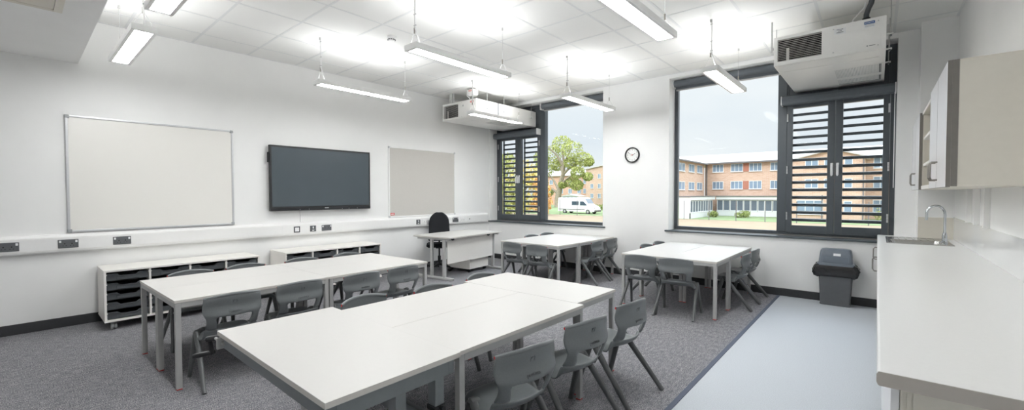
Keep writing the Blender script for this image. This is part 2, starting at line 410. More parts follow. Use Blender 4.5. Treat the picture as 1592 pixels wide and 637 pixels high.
# ------------------------------------------------------------------ pendant lights
def pendant(x0, x1, y0, y1, label, along):
    cx, cy = (x0+x1)/2, (y0+y1)/2; zb, zt = 2.64, 2.692
    t = thing('pendant_light', label, 'ceiling light', (cx, cy, zb), group='suspended linear lights')
    b = B(); f = .024; e = .03
    ax0, ax1 = (x0+f, x1-f) if along == 'y' else (x0+e, x1-e)
    ay0, ay1 = (y0+e, y1-e) if along == 'y' else (y0+f, y1-f)
    b.box(x0, ax0, y0, y1, zb, zt, .002); b.box(ax1, x1, y0, y1, zb, zt, .002)
    b.box(ax0, ax1, y0, ay0, zb, zt, .002); b.box(ax0, ax1, ay1, y1, zb, zt, .002)
    b.box(ax0, ax1, ay0, ay1, zb+.012, zt-.012)
    build('housing', b, 'pvc', t)
    b = B(); b.box(ax0, ax1, ay0, ay1, zb+.003, zb+.011); build('diffuser', b, 'emit', t, smooth=False)
    b = B(); b.box(ax0+.01, ax1-.01, ay0+.01, ay1-.01, zt-.011, zt-.004); build('uplight', b, 'emitup', t, smooth=False)
    ends = [(cx, y0+.05), (cx, y1-.05)] if along == 'y' else [(x1-.05, cy), (x0+.05, cy)]
    for i, (ex, ey) in enumerate(ends):
        b = B(); b.lathe([(.009, CZ-.03), (.011, CZ-.028), (.011, CZ), (.006, CZ)], (ex, ey, 0), 12); build('ceiling_fixing', b, 'steel', t)
        b = B(); b.cyl((ex, ey, zt+.12), (ex, ey, CZ-.02), .0016 if i else .002, 6)
        for sg in (-1, 1):
            px, py = (ex+sg*.07, ey) if along == 'y' else (ex, ey+sg*.07)
            b.cyl((ex, ey, zt+.12), (px, py, zt-.004), .0014, 6)
        build('suspension_wire', b, 'steel', t)
        b = B(); b.cyl((ex, ey, zt+.10), (ex, ey, zt+.15), .007, 8); build('gripper', b, 'nickel', t)
    ex, ey = ends[0]
    o = .012
    pz = zt+.02
    pts = [(ex+o, ey, CZ), (ex+o, ey, CZ-.12), (ex+o*.8, ey, pz+.2), (ex+o, ey, pz+.12), (ex+.03, ey+(.02 if along == 'y' else 0), pz+.04), (ex+.045, ey+(.03 if along == 'y' else 0), zt-.005)]
    b = B(); b.tube(pts, .0058, 8); build('power_cable', b, 'pvc', t)
    for zz in (CZ-.05, (CZ+zt)/2+.02, zt+.17):
        b = B(); b.box(ex-.006, ex+.022, ey-.004, ey+.004, zz-.003, zz+.003); build('cable_clip', b, 'capgrey', t)
LW = .0865
Y1, Y2 = (2.305, 3.585), (4.765, 6.045)
pendant(-4.98-LW, -4.98+LW, *Y1, 'suspended linear light near the left wall, above and right of the big screen', 'y')
pendant(-3.17-LW, -3.17+LW, *Y1, 'suspended linear light beside the smoke detector, in the middle of the room', 'y')
pendant(-1.36-LW, -1.36+LW, *Y1, 'large suspended linear light cut by the top edge, nearest of its row to camera', 'y')
pendant(-4.975-LW, -4.975+LW, *Y2, 'suspended linear light just below the air unit in the far left corner', 'y')
pendant(-3.165-LW, -3.165+LW, *Y2, 'suspended linear light in front of the left window with the tree', 'y')
pendant(-1.36-LW, -1.36+LW, *Y2, 'suspended linear light in front of the right window, left of the air unit', 'y')
pendant(-5.66, -4.40, .605, .765, 'suspended linear light beside the lowered ceiling, over the whiteboard', 'x')
pendant(-3.89, -2.63, .605, .765, 'suspended linear light at top left, cut by the top edge, nearest the lowered ceiling', 'x')
pendant(-2.12, -.86, .605, .765, 'added fill pendant out of view, next along from the pair beside the lowered ceiling', 'x')  # added out-of-view pendant, fill light for the cabinet end panel
# smoke detector
t = thing('smoke_detector', 'small round white smoke detector on the ceiling tiles', 'smoke detector', (-4.33, 2.89, CZ))
b = B(); b.lathe([(.052, -.02), (.056, -.016), (.056, 0)], (-4.33, 2.89, CZ), 24); build('base', b, 'pvc', t)
b = B(); b.lathe([(.02, -.052), (.034, -.05), (.04, -.04), (.046, -.022), (.046, -.018)], (-4.33, 2.89, CZ), 24)
build('sensor_head', b, 'pvc', t)
b = B()
for k in range(10):
    a = 2*PI*k/10; b.box(-.009, .009, -.003, .003, -.041, -.032, mtx=Matrix.Translation((-4.33+.0425*math.cos(a), 2.89+.0425*math.sin(a), CZ)) @ Matrix.Rotation(a+PI/2, 4, 'Z'))
build('slot', b, 'black', t)

# ------------------------------------------------------------------ ventilation units
def slats(b, x0, x1, z0, z1, y, n, mi=0):
    for k in range(n):
        z = z0+(z1-z0)*(k+.5)/n; h = (z1-z0)/n
        b.prism([(y-.002, z-h*.30), (y+.02, z+h*.02), (y+.02, z+h*.12), (y-.002, z-h*.16)], 'x', x0, x1, mi=mi)
def hvac(x0, x1, y0, label, grille, panel, undergr):
    z0, z1, y1 = 2.70, 3.0, FY0-.001
    t = thing('ventilation_unit', label, 'ventilation unit', ((x0+x1)/2, (y0+y1)/2, z0), group='white ceiling hung ventilation units')
    gx0, gx1, gz0, gz1 = grille
    b = B()
    b.box(x0, gx0, y0, y1, z0, z1, .003); b.box(gx1, x1, y0, y1, z0, z1, .003)
    b.box(gx0-.003, gx1+.003, y0, y1, z0, gz0, .003); b.box(gx0-.003, gx1+.003, y0, y1, gz1, z1, .003)
    b.box(gx0-.003, gx1+.003, y0+.05, y1, gz0-.01, gz1+.01)
    build('casing', b, 'hvac', t)
    b = B(); b.box(gx0, gx1, y0+.044, y0+.05, gz0, gz1, mi=1); slats(b, gx0, gx1, gz0, gz1, y0+.002, 13)
    b.box(gx0+.075, gx0+.10, y0+.022, y0+.03, gz0, gz1*.6+gz0*.4)
    build('grille', b, ['hvac', 'void'], t)
    b = B()
    px0, px1, pz0, pz1 = panel; b.box(px0, px1, y0-.003, y0+.002, pz0, pz1, .001)
    ap = build('access_panel', b, 'hvac', t)
    b = B()
    for (px, pz) in ((px0+.02, pz0+.015), (px0+.02, pz1-.015), (px1-.02, pz0+.015), (px1-.02, pz1-.015)): b.lathe([(.005, 0), (.005, .002)], (px, y0-.0055, pz), 10, axis='y')
    build('screw', b, 'steel', ap)
    for (ux0, ux1, uy0, uy1) in undergr:
        b = B(); b.box(ux0, ux1, uy0, uy1, z0-.001, z0, mi=0)
        n = int((ux1-ux0)/.0125)
        for k in range(n): xx = ux0+(ux1-ux0)*(k+.5)/n; b.box(xx-.002, xx+.002, uy0+.01, uy1-.01, z0-.004, z0, mi=1)
        for (a, c, d, e) in ((ux0, ux1, uy0, uy0+.012), (ux0, ux1, uy1-.012, uy1), (ux0, ux0+.012, uy0, uy1), (ux1-.012, ux1, uy0, uy1)): b.box(a, c, d, e, z0-.005, z0, mi=2)
        build('underside_grille', b, ['binbody', 'grille', 'hvac'], t)
    b = B(); b.box(x0+.05, x1-.05, y0+.30, y1-.2, z0-.003, z0, .001); b.box(x0+.04, x1-.04, y0+.03, y0+.26, z0-.003, z0, .001)
    build('underside_panel', b, 'hvac', t)
    return t, y1
def rods(t, spots, top=CZ, z=2.87):
    for (x, y, sg) in spots:
        b = B(); b.cyl((x, y, z-.03), (x, y, top), .0042, 8); build('hanger_rod', b, 'steel', t)
        b = B(); b.box(min(x-.03*sg, x+.02*sg), max(x-.03*sg, x+.02*sg), y-.02, y+.02, z-.006, z+.006, .002); b.cyl((x, y, z-.022), (x, y, z+.012), .009, 6, mi=1); build('hanger_bracket', b, ['pvc', 'dsteel'], t)
# right unit, in front of the right window
x0, x1, y0 = -.856, .042, 5.272
t, y1 = hvac(x0, x1, y0, 'white ventilation unit over the right window, with blue label and dark hose on top', (-.822, -.445, 2.742, 2.968), (-.37, .005, 2.722, 2.978), ((-.39, .025, 5.845, 6.285), (-.39, .025, 6.38, 6.69)))
b = B(); b.box(-.118, -.040, y0-.0045, y0-.003, 2.912, 2.972, mi=0); b.box(-.118, -.040, y0-.0055, y0-.0035, 2.948, 2.972, mi=1)
for k in range(2): b.box(-.112, -.046, y0-.0055, y0-.0035, 2.938-.013*k, 2.940-.013*k, mi=2)
for k in range(7): b.box(-.112+.0095*k, -.106+.0095*k, y0-.0062, y0-.0045, 2.957, 2.964, mi=0)
build('blue_label', b, ['label', 'bluelab', 'ink'], t, label='blue and white service label')
b = B(); b.box(-.345, -.255, y0-.0045, y0-.003, 2.905, 2.962, mi=0)
for k, w in enumerate((.05, .03, .055)): b.box(-.30-w/2, -.30+w/2, y0-.0055, y0-.0035, 2.948-.014*k, 2.954-.014*k, mi=1)
b.box(-.08, -.035, y0-.0045, y0-.003, 2.742, 2.747, mi=1); b.box(-.098, -.088, y0-.0045, y0-.003, 2.739, 2.749, mi=1)
build('notice', b, ['label', 'ink'], t)
b = B(); b.tube([(-.105, 5.36, 3.03), (-.105, 5.36, 3.07), (-.09, 5.35, 3.12), (-.07, 5.33, 3.16), (-.065, 5.32, CZ)], .022, 14); build('hose', b, 'hose', t)
b = B(); b.cyl((-.105, 5.36, 3.0), (-.105, 5.36, 3.035), .032, 16); build('hose_gland', b, 'black', t)
b = B(); b.tube([(-.205, 5.33, 3.0), (-.205, 5.33, 3.03), (-.17, 5.34, 3.08), (-.12, 5.36, 3.14), (-.11, 5.36, CZ)], .007, 8); b.lathe([(.02, 0), (.016, .016)], (-.205, 5.33, 3.0), 12); build('white_cable', b, 'pvc', t)
rods(t, [(.075, 5.45, 1), (.075, 6.0, 1), (.075, 6.6, 1)]); rods(t, [(-.885, 5.6, -1), (-.885, 6.5, -1)])
b = B(); b.tube([(-.885, 5.33, 2.87), (-.885, 5.33, CZ)], .008, 8); b.cyl((-.856, 5.33, 2.9), (-.885, 5.33, 2.9), .012, 8); build('valve_pipe', b, 'steel', t)
# left unit, in the far corner
x0, x1, y0 = -6.125, -5.235, 5.165
t, y1 = hvac(x0, x1, y0, 'white ventilation unit in the far left corner, with red badge by its front edge', (-6.085, -5.70, 2.735, 2.962), (-5.62, -5.25, 2.71, 2.99), ((-5.64, -5.32, 5.77, 6.25), (-5.64, -5.32, 6.38, 6.66)))
b = B(); b.box(-5.385, -5.30, y0-.0045, y0-.003, 2.94, 2.968, mi=0)
for k in range(4): b.box(-5.377+.019*k, -5.364+.019*k, y0-.0055, y0-.004, 2.948, 2.96, mi=1)
build('red_badge', b, ['red', 'label'], t, label='small red badge')
b = B(); b.box(x1-.004, x1+.0015, 5.70, 5.735, 2.72, 3.0); build('joint_slot', b, 'dsteel', t)
b = B(); b.box(-5.585, -5.545, y0-.0045, y0-.003, 2.90, 2.93); build('notice', b, 'grille', t)
rods(t, [(x1+.03, 5.40, 1), (x1+.03, 5.84, 1), (x1+.03, 6.65, 1)]); rods(t, [(x0-.03, 5.4, -1), (x0-.03, 6.5, -1)])
for k, xx in enumerate((-6.0, -5.96, -5.9)):
    b = B(); b.cyl((xx, 5.24, 3.0), (xx, 5.24, CZ), .011, 10); build('conduit', b, 'pvc', t)
# controller above it
t = thing('control_box', 'small white control box with red badge hanging above the left ventilation unit', 'control box', (-5.36, 5.2, 3.05))
b = B(); b.prism([(-5.435, 3.165), (-5.285, 3.165), (-5.285, 3.085), (-5.30, 3.066), (-5.335, 3.052), (-5.385, 3.052), (-5.42, 3.066), (-5.435, 3.085)], 'y', 5.14, 5.26, .005); build('casing', b, 'pvc', t)
b = B(); b.box(-5.40, -5.325, 5.136, 5.141, 3.13, 3.15, mi=0)
for k in range(4): b.box(-5.394+.017*k, -5.382+.017*k, 5.1345, 5.137, 3.136, 3.145, mi=1)
build('red_badge', b, ['red', 'label'], t, label='small red badge')
b = B(); b.cyl((-5.37, 5.2, 3.16), (-5.37, 5.2, CZ), .02, 12); build('mount', b, 'dsteel', t)
b = B(); b.tube([(-5.455, 5.16, CZ), (-5.455, 5.16, 3.1), (-5.45, 5.155, 3.06), (-5.42, 5.165, 3.04), (-5.42, 5.19, 3.003)], .009, 8); build('cable', b, 'pvc', t)

# ------------------------------------------------------------------ left wall items
# dado trunking
t = thing('dado_trunking', 'long white dado trunking running along the left wall under the boards', 'cable trunking', (XL, 2.4, .775))
b = B()
prof = [(XL+.0012, .765), (XL+.045, .768), (XL+.056, .782), (XL+.06, .80), (XL+.06, .915), (XL+.054, .93), (XL+.03, .952), (XL+.0012, .955)]
b.prism([(p[0], p[1]) for p in prof], 'y', YF+.01, 6.505, .002); build('body', b, 'pvc', t)
b = B(); b.prism([(XL+.0012, .762), (XL+.047, .765), (XL+.060, .78), (XL+.0635, .80), (XL+.0635, .917), (XL+.056, .934), (XL+.032, .956), (XL+.0012, .959)], 'y', 6.49, 6.51, .002); build('end_cap', b, 'pvc', t)
b = B(); b.box(XL+.058, XL+.0612, 2.40, 2.43, .79, .925); build('joint_cover', b, 'pvc', t)
b = B(); b.box(XL+.058, XL+.0606, YF+.01, 6.49, .797, .7985); b.box(XL+.058, XL+.0606, YF+.01, 6.49, .918, .9195); build('lid_seam', b, 'edge', t)
FX = XL+.0602
def socket(yc, kind, label, zc=.856):
    w = {'double': .147, 'wdouble': .147}.get(kind, .086)
    t = thing('wall_socket' if kind in ('double', 'single', 'wdouble') else 'outlet_plate', label, 'socket', (FX, yc, zc-.043), group='sockets and outlets in the dado trunking')
    dark = kind in ('double', 'single', 'data', 'quad'); m = 'binbody' if dark else 'pvc'
    b = B(); b.box(FX-.001, FX+.008, yc-w/2, yc+w/2, zc-.043, zc+.043, .003); build('plate', b, m, t)
    fx = FX+.008
    if kind in ('double', 'wdouble'):
        for sg in (-1, 1):
            b = B(); b.box(fx-.001, fx+.004, yc+sg*.058-.008, yc+sg*.058+.008, zc+.012, zc+.034, .0015); build('switch', b, 'label', t)
        b = B()
        for sg in (-1, 1):
            c0 = yc+sg*.026
            b.box(fx-.002, fx+.0006, c0-.004, c0+.004, zc-.004, zc+.006); b.box(fx-.002, fx+.0006, c0-.014, c0-.008, zc-.022, zc-.016); b.box(fx-.002, fx+.0006, c0+.008, c0+.014, zc-.022, zc-.016)
        build('pin_hole', b, 'void', t)
    elif kind == 'data':
        b = B(); b.box(fx-.001, fx+.003, yc-.027, yc+.027, zc-.027, zc+.027, .001); build('module', b, 'label', t)
    elif kind == 'quad':
        for sy in (-1, 1):
            for sz in (-1, 1):
                b = B(); b.box(fx-.001, fx+.003, yc+sy*.014-.012, yc+sy*.014+.012, zc+sz*.014-.012, zc+sz*.014+.012, .001); build('module', b, 'label', t)
    elif kind == 'single':
        b = B(); b.box(fx-.001, fx+.004, yc-.008, yc+.008, zc+.0, zc+.03, .0015); build('switch', b, 'label', t)
        b = B(); b.box(fx-.001, fx+.003, yc-.014, yc+.014, zc-.032, zc-.018, .001); build('flag', b, 'label', t)
    elif kind == 'white':
        b = B(); b.box(fx-.001, fx+.0015, yc-.006, yc+.02, zc-.012, zc+.012); build('module', b, 'dsteel', t)
socket(-.066, 'double', 'dark double socket in the trunking, cut by the left edge')
socket(.335, 'double', 'dark double socket in the trunking below the whiteboard bottom left corner')
socket(.743, 'double', 'dark double socket in the trunking above the near storage unit')
socket(2.59, 'data', 'square dark outlet with one white insert, left of three below the big screen')
socket(2.817, 'single', 'dark single switched outlet, middle of three below the big screen')
socket(3.02, 'double', 'dark double socket, right of three below the big screen')
socket(4.70, 'single', 'dark single outlet left of the white socket under the pinboard')
socket(4.86, 'wdouble', 'white double socket under the pinboard, left of the office chair')
socket(5.005, 'quad', 'dark outlet with white inserts just left of the office chair back')
socket(5.59, 'double', 'dark double socket just right of the office chair back')
socket(5.78, 'wdouble', 'white double outlet near the far end of the trunking')
socket(5.96, 'white', 'white single outlet last before the far end of the trunking')
# whiteboard and pinboard
def board(y0, y1, z0, z1, label, cat, name, face, fm, capm, fw=.022):
    t = thing(name, label, cat, (XL, (y0+y1)/2, z0))
    x = XL
    b = B(); b.box(x, x+.014, y0+.008, y1-.008, z0+.008, z1-.008); build(face[0], b, face[1], t)
    b = B()
    for (a, c, d, e) in ((y0, y1, z0, z0+fw), (y0, y1, z1-fw, z1)): b.box(x, x+.022, a+.012, c-.012, d, e, .004)
    for (a, c) in ((y0, y0+fw), (y1-fw, y1)): b.box(x, x+.022, a, c, z0+.012, z1-.012, .004)
    build('frame', b, fm, t)
    for yy in (y0, y1):
        for zz in (z0, z1):
            b = B(); s1 = 1 if yy == y0 else -1; s2 = 1 if zz == z0 else -1
            b.box(x, x+.026, min(yy-.002*s1, yy+.034*s1), max(yy-.002*s1, yy+.034*s1), min(zz-.002*s2, zz+.034*s2), max(zz-.002*s2, zz+.034*s2), .006); build('corner_cap', b, capm, t)
    return t
t = board(.335, 1.83, .966, 2.175, 'large blank whiteboard with aluminium frame on the left wall', 'whiteboard', 'whiteboard', ('writing_surface', 'board'), 'alu', 'capgrey')
t = board(4.125, 5.625, .957, 2.172, 'beige felt pinboard with white frame and red corner sticker', 'pinboard', 'pinboard', ('felt_panel', 'felt'), 'pvc', 'alu')
b = B(); b.box(XL+.014, XL+.0155, 4.16, 4.235, .995, 1.035, mi=0); b.box(XL+.015, XL+.0162, 4.172, 4.192, 1.005, 1.025, mi=1); b.box(XL+.015, XL+.0162, 4.198, 4.218, 1.005, 1.025, mi=1)
build('sticker', b, ['red', 'label'], t, label='red sticker with white marks')
# interactive screen
y0, y1, z0, z1, x = 2.237, 3.737, 1.125, 2.03, XL+.035
t = thing('display_screen', 'large dark flat display screen mounted on the left wall', 'screen', (XL, (y0+y1)/2, z0))
b = B(); b.box(x, x+.05, y0, y1, z0, z1, .006); build('casing', b, 'bezel', t)
b = B(); b.box(x+.05, x+.0508, y0+.025, y1-.025, z0+.062, z1-.026); build('glass_panel', b, 'screen', t)
b = B(); b.box(x+.044, x+.0535, y0+.002, y1-.002, z0+.002, z0+.045, .003); build('front_bar', b, 'bezel', t)
b = B(); b.box(x+.0535, x+.0542, 2.985, 3.045, z0+.026, z0+.036); 
for yy in (2.62, 2.75, 3.25, 3.36, 3.5): b.box(x+.0535, x+.0542, yy, yy+.012, z0+.014, z0+.019)
build('badge', b, 'grille', t, label='small pale badge and ports')
b = B(); b.box(XL, x+.001, 2.6, 3.4, 1.3, 1.9, .004); build('wall_mount', b, 'black', t)
b = B(); b.box(x+.004, x+.03, y0-.018, y0+.002, z1-.24, z1-.1, .006); build('side_handle', b, 'black', t)
b = B(); b.box(XL+.001, XL+.018, 2.66, 2.70, .957, 1.124, .002); tag(build('cable_cover', b, 'pvc'), 'short white cable cover running from the big screen down to the trunking', 'cable cover')

# wall clock
t = thing('wall_clock', 'round wall clock with black rim between the two windows', 'clock', (-3.055, YW, 1.99))
cx, cz, rr = -3.055, 1.99, .125
b = B(); n = 48
pr = [(rr-.018, 0), (rr, 0), (rr+.001, -.03), (rr-.004, -.038), (rr-.014, -.038), (rr-.018, -.03)]
t0 = bmesh.new(); rings = []
for (r_, y_) in pr: rings.append([Vector((cx+r_*math.cos(2*PI*k/n), YW+y_, cz+r_*math.sin(2*PI*k/n))) for k in range(n)])
t0.free(); b.loft([[ring[k] for ring in rings] for k in list(range(n))+[0]], caps=False); build('rim', b, 'black', t)
b = B(); b.lathe([(rr-.016, 0), (rr-.016, -.014)], (cx, YW, cz), 48, axis='y'); build('dial', b, 'dial', t)
b = B()
for k in range(12):
    a = PI/2-2*PI*(k+1)/12
    mtx = Matrix.Translation((cx+.082*math.cos(a), YW-.0145, cz+.082*math.sin(a))) @ Matrix.Rotation(PI/2, 4, 'X')
    b.text(str(k+1), .024, mtx, .0005)
build('numerals', b, 'black', t)
def hand(nm, ang, ln, w, m, yy):
    b = B(); b.box(-w/2, w/2, -.002, .0, -.015, ln, mtx=Matrix.Translation((cx, yy, cz)) @ Matrix.Rotation(ang, 4, 'Y')); build(nm, b, m, t)
hand('hour_hand', R(64), .055, .006, 'black', YW-.016); hand('minute_hand', R(-60), .082, .004, 'black', YW-.019); hand('second_hand', R(-105), .03, .002, 'red', YW-.022)
b = B(); b.lathe([(.006, -.012), (.006, -.026)], (cx, YW, cz), 12, axis='y'); build('boss', b, 'red', t)

# ------------------------------------------------------------------ storage units with trays
def tray_mesh():
    # a shallow moulded tray, front at +x; width along y, origin at front centre bottom of rim
    w, d, h = .312, .43, .072
    b = B(); n = 40
    # front wall with a dipped handle
    f = []
    for k in range(n+1):
        y = -w/2+w*k/n; a = abs(y)
        dip = 0 if a > .085 else (.022 if a < .06 else .022*(.085-a)/.025)
        f.append((y, h-dip))
    for (y0_, z0_), (y1_, z1_) in zip(f, f[1:]):
        b.loft([[(0, y0_, .004), (0, y0_, z0_-.014), (.012, y0_, z0_-.012), (.016, y0_, z0_), (-.006, y0_, z0_), (-.012, y0_, .004)], [(0, y1_, .004), (0, y1_, z1_-.014), (.012, y1_, z1_-.012), (.016, y1_, z1_), (-.006, y1_, z1_), (-.012, y1_, .004)]], caps=True)
    b.box(-.002, .008, -w/2+.07, w/2-.07, .010, .040, .002)
    b.box(-d, -.004, -w/2, -w/2+.006, .004, h); b.box(-d, -.004, w/2-.006, w/2, .004, h); b.box(-d, -d+.006, -w/2, w/2, .004, h)
    b.box(-d, -.004, -w/2, w/2, 0, .006)
    b.box(-d, .0, -w/2-.006, -w/2+.006, h-.006, h); b.box(-d, .0, w/2-.006, w/2+.006, h-.006, h)
    bmesh.ops.remove_doubles(b.bm, verts=b.bm.verts[:], dist=.0002)
    me = bpy.data.meshes.new('tray'); b.bm.to_mesh(me); b.bm.free(); me.materials.append(M['tray'])
    return me
TRAY = tray_mesh()
ROWS = ['top', 'second', 'middle', 'fourth', 'bottom']; COLS = ['first', 'second', 'third', 'fourth']
def storage(y0, label, where):
    x0, x1 = XL+.035, -5.785; w = .345; n = 4; z0, z1 = .082, .60; th = .018
    y1 = y0+n*w+th
    t = thing('storage_unit', label, 'storage unit', ((x0+x1)/2, (y0+y1)/2, 0), group='low tray storage units along the left wall')
    b = B(); b.box(x0, x1+.006, y0-.002, y1+.002, z1-th, z1, .0015); build('top', b, 'white', t)
    b = B(); b.box(x0, x1+.006, y0-.002, y1+.002, z0, z0+th, .0015); build('base', b, 'white', t)
    for k in range(n+1):
        b = B(); yy = y0+k*w; b.box(x0, x1, yy, yy+th, z0+th, z1-th, .001); build('side_panel' if k in (0, n) else 'divider', b, 'white', t)
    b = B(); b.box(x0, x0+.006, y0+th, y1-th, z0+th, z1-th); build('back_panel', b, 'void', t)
    pitch = (z1-z0-2*th)/5
    b = B()
    for k in range(n):
        for r in range(5):
            zz = z0+th+pitch*(r+1)-.026
            for yy in (y0+k*w+th, y0+(k+1)*w-.006): b.box(x0+.02, x1-.004, yy, yy+.006, zz-.007, zz-.001)
    build('runner', b, 'pvc', t)
    for (cx, cy) in ((x1-.05, y0+.07), (x1-.05, y1-.07), (x0+.05, y0+.07), (x0+.05, y1-.07)):
        c = B(); c.cyl((cx, cy-.022, .033), (cx, cy-.004, .033), .033, 20); c.cyl((cx, cy+.004, .033), (cx, cy+.022, .033), .033, 20)
        c.box(cx-.02, cx+.012, cy-.004, cy+.004, .02, .07); c.cyl((cx, cy, .06), (cx, cy, z0), .012, 12)
        build('caster', c, 'capgrey', t)
    for k in range(n):
        for r in range(5):
            zz = z0+th+pitch*(5-r)-.026-.072
            o = bpy.data.objects.new('storage_tray', TRAY); C.objects.link(o)
            o.location = (x1-.022-.004*random.random(), y0+k*w+th+(w-th)/2, zz+.0056)
            tag(o, f'dark plastic tray, {ROWS[r]} row of {COLS[k]} column in storage unit under the {where}', 'storage tray', 'trays in the unit under the '+where)
storage(.545, 'low white tray storage unit on casters under the whiteboard', 'whiteboard')
storage(2.245, 'low white tray storage unit on casters under the big screen', 'screen')

# ------------------------------------------------------------------ classroom tables
TZ = .625
def table_proto(name, L, W, label, group):
    t = thing(name, label, 'table', (0, 0, 0), 0, group)      # long side along local y
    hx, hy = W/2, L/2
    b = B(); b.box(-hx, hx, -hy, hy, TZ-.022, TZ, .003)
    b.box(-hx-.0002, hx+.0002, -hy-.0002, hy+.0002, TZ-.019, TZ-.003, .001, mi=1)
    build('tabletop', b, ['top', 'edge'], t, local=True)
    q = .034; i = .004; zr0, zr1 = TZ-.022-.034, TZ-.022
    b = B()
    for sx in (-1, 1): b.box(sx*(hx-i)-(q if sx > 0 else 0), sx*(hx-i)+(q if sx < 0 else 0), -hy+i+q, hy-i-q, zr0, zr1, .002)
    for sy in (-1, 1): b.box(-hx+i+q, hx-i-q, sy*(hy-i)-(q if sy > 0 else 0), sy*(hy-i)+(q if sy < 0 else 0), zr0, zr1, .002)
    build('frame', b, 'steel', t, local=True)
    for sx in (-1, 1):
        for sy in (-1, 1):
            x0 = sx*(hx-i)-(q if sx > 0 else 0); y0 = sy*(hy-i)-(q if sy > 0 else 0)
            b = B(); b.box(x0, x0+q, y0, y0+q, .006, zr1, .003)
            lg = build('leg', b, 'steel', t, local=True)
            b = B(); b.box(x0+.001, x0+q-.001, y0+.001, y0+q-.001, 0, .0065, .001); build('foot', b, 'red', lg, local=True, label='small red foot plug')
    return t
GA, GF, GL, GR = 'tables of the long block beside the storage units', 'tables of the front block nearest the camera', 'tables of the block under the left window', 'tables of the block under the right window'
T0 = table_proto('classroom_table', 1.098, .547, '', GA)
first = [True]
def put(xc, yc, rz, label, group):
    if first[0]:
        first[0] = False; T0.location = (xc, yc, 0); T0.rotation_euler = (0, 0, rz); T0['label'] = label; T0['group'] = group; return T0
    return dup(T0, (xc, yc, 0), rz, label, group)
put(-3.925, 1.232, R(1.2), 'white table at the near aisle corner of the long block beside the storage units', GA)
put(-4.4735, 1.2205, R(1.2), 'white table nearest the left storage unit, near end of the long block', GA)
put(-3.948, 2.331, R(1.2), 'white table at the far aisle corner of the long block, facing the teacher desk', GA)
put(-4.4965, 2.3195, R(1.2), 'white table at the far wall side corner of the long block, before second storage unit', GA)
put(-2.2745, 1.866, 0, 'white table left of the seam in the front block, behind the crank table', GF)
put(-1.726, 1.866, 0, 'white table right of the seam in the front block, behind three chairs', GF)
put(-2.055, 2.692, R(90), 'white table set crosswise at the far end of the front block', GF)
T3Y = 5.21
put(-3.925, T3Y, R(90), 'white table set crosswise at the near side of the block under the left window', GL)
put(-4.20, T3Y+.278+.547, 0, 'white table on the teacher desk side of the block under the left window', GL)
put(-3.648, T3Y+.278+.547, 0, 'white table on the clock side of the block under the left window', GL)
T4Y = 5.113
put(-1.832, T4Y, R(90), 'white table set crosswise at the near side of the block under the right window', GR)
put(-2.108, T4Y+.278+.547, 0, 'white table on the clock side of the block under the right window', GR)
put(-1.556, T4Y+.278+.547, 0, 'white table on the waste bin side of the block under the right window', GR)

# crank table at the near end of the front block
t = thing('crank_table', 'height adjustable white table with black crank handle, nearest the camera', 'table', (-2.05, .99, 0))
x0, x1, y0, y1 = -2.66, -1.442, .682, 1.3155; z = TZ+.002
b = B(); b.box(x0, x1, y0, y1, z-.025, z, .003); b.box(x0-.0002, x1+.0002, y0-.0002, y1+.0002, z-.022, z-.003, .001, mi=1); build('tabletop', b, ['top', 'edge'], t)
b = B(); i = .022; q = .03; zr0, zr1 = z-.025-.07, z-.025
for (a, c, d, e) in ((x0+i, x1-i, y0+i, y0+i+q), (x0+i, x1-i, y1-i-q, y1-i), (x0+i, x0+i+q, y0+i+q, y1-i-q), (x1-i-q, x1-i, y0+i+q, y1-i-q)): b.box(a, c, d, e, zr0, zr1, .003)
build('frame', b, 'dsteel', t)
for (lx, ly) in ((x0+.30, y1-.10), (x1-.055, y0+.33), (x1-.055, y1-.10), (x0+.30, y0+.33)):
    b = B(); b.box(lx-.026, lx+.026, ly-.026, ly+.026, .40, zr0+.04, .004); lg = build('leg', b, 'dsteel', t)
    b = B(); b.box(lx-.031, lx+.031, ly-.031, ly+.031, .385, .41, .006); b.cyl((lx+.03, ly, .40), (lx+.052, ly, .40), .011, 12); build('collar', b, 'black', lg, label='black locking collar')
    b = B(); b.box(lx-.02, lx+.02, ly-.02, ly+.02, .015, .39, .003); build('inner_tube', b, 'steel', lg)
    b = B(); b.lathe([(.028, 0), (.028, .01), (.015, .018)], (lx, ly, 0), 16); build('foot', b, 'black', lg)
for yy, xa_ in ((y0+.33, x0+.32), (y1-.10, x0+.32)):
    b = B(); b.box(xa_, x1-.075, yy-.014, yy+.014, .27, .345, .003); build('crossbar', b, 'dsteel', t)
b = B(); b.cyl((x0+.05, .70, .56), (-2.77, .70, .56), .008, 12, mi=1); b.box(x0+.006, x0+.021, .675, .73, .53, .59, .002, mi=1)
b.tube([(-2.752, .728, .561), (-2.768, .70, .56), (-2.788, .664, .556)], [.014, .0155, .015], 14)
b.tube([(-2.784, .674, .566), (-2.788, .683, .53), (-2.794, .690, .48), (-2.795, .692, .468)], [.014, .0115, .012, .011], 12)
b.tube([(-2.793, .706, .476), (-2.797, .69, .476), (-2.808, .655, .472), (-2.821, .615, .468), (-2.823, .608, .467)], [.010, .0125, .0145, .014, .009], 14)
build('crank_handle', b, ['black', 'steel'], t, label='black crank handle')

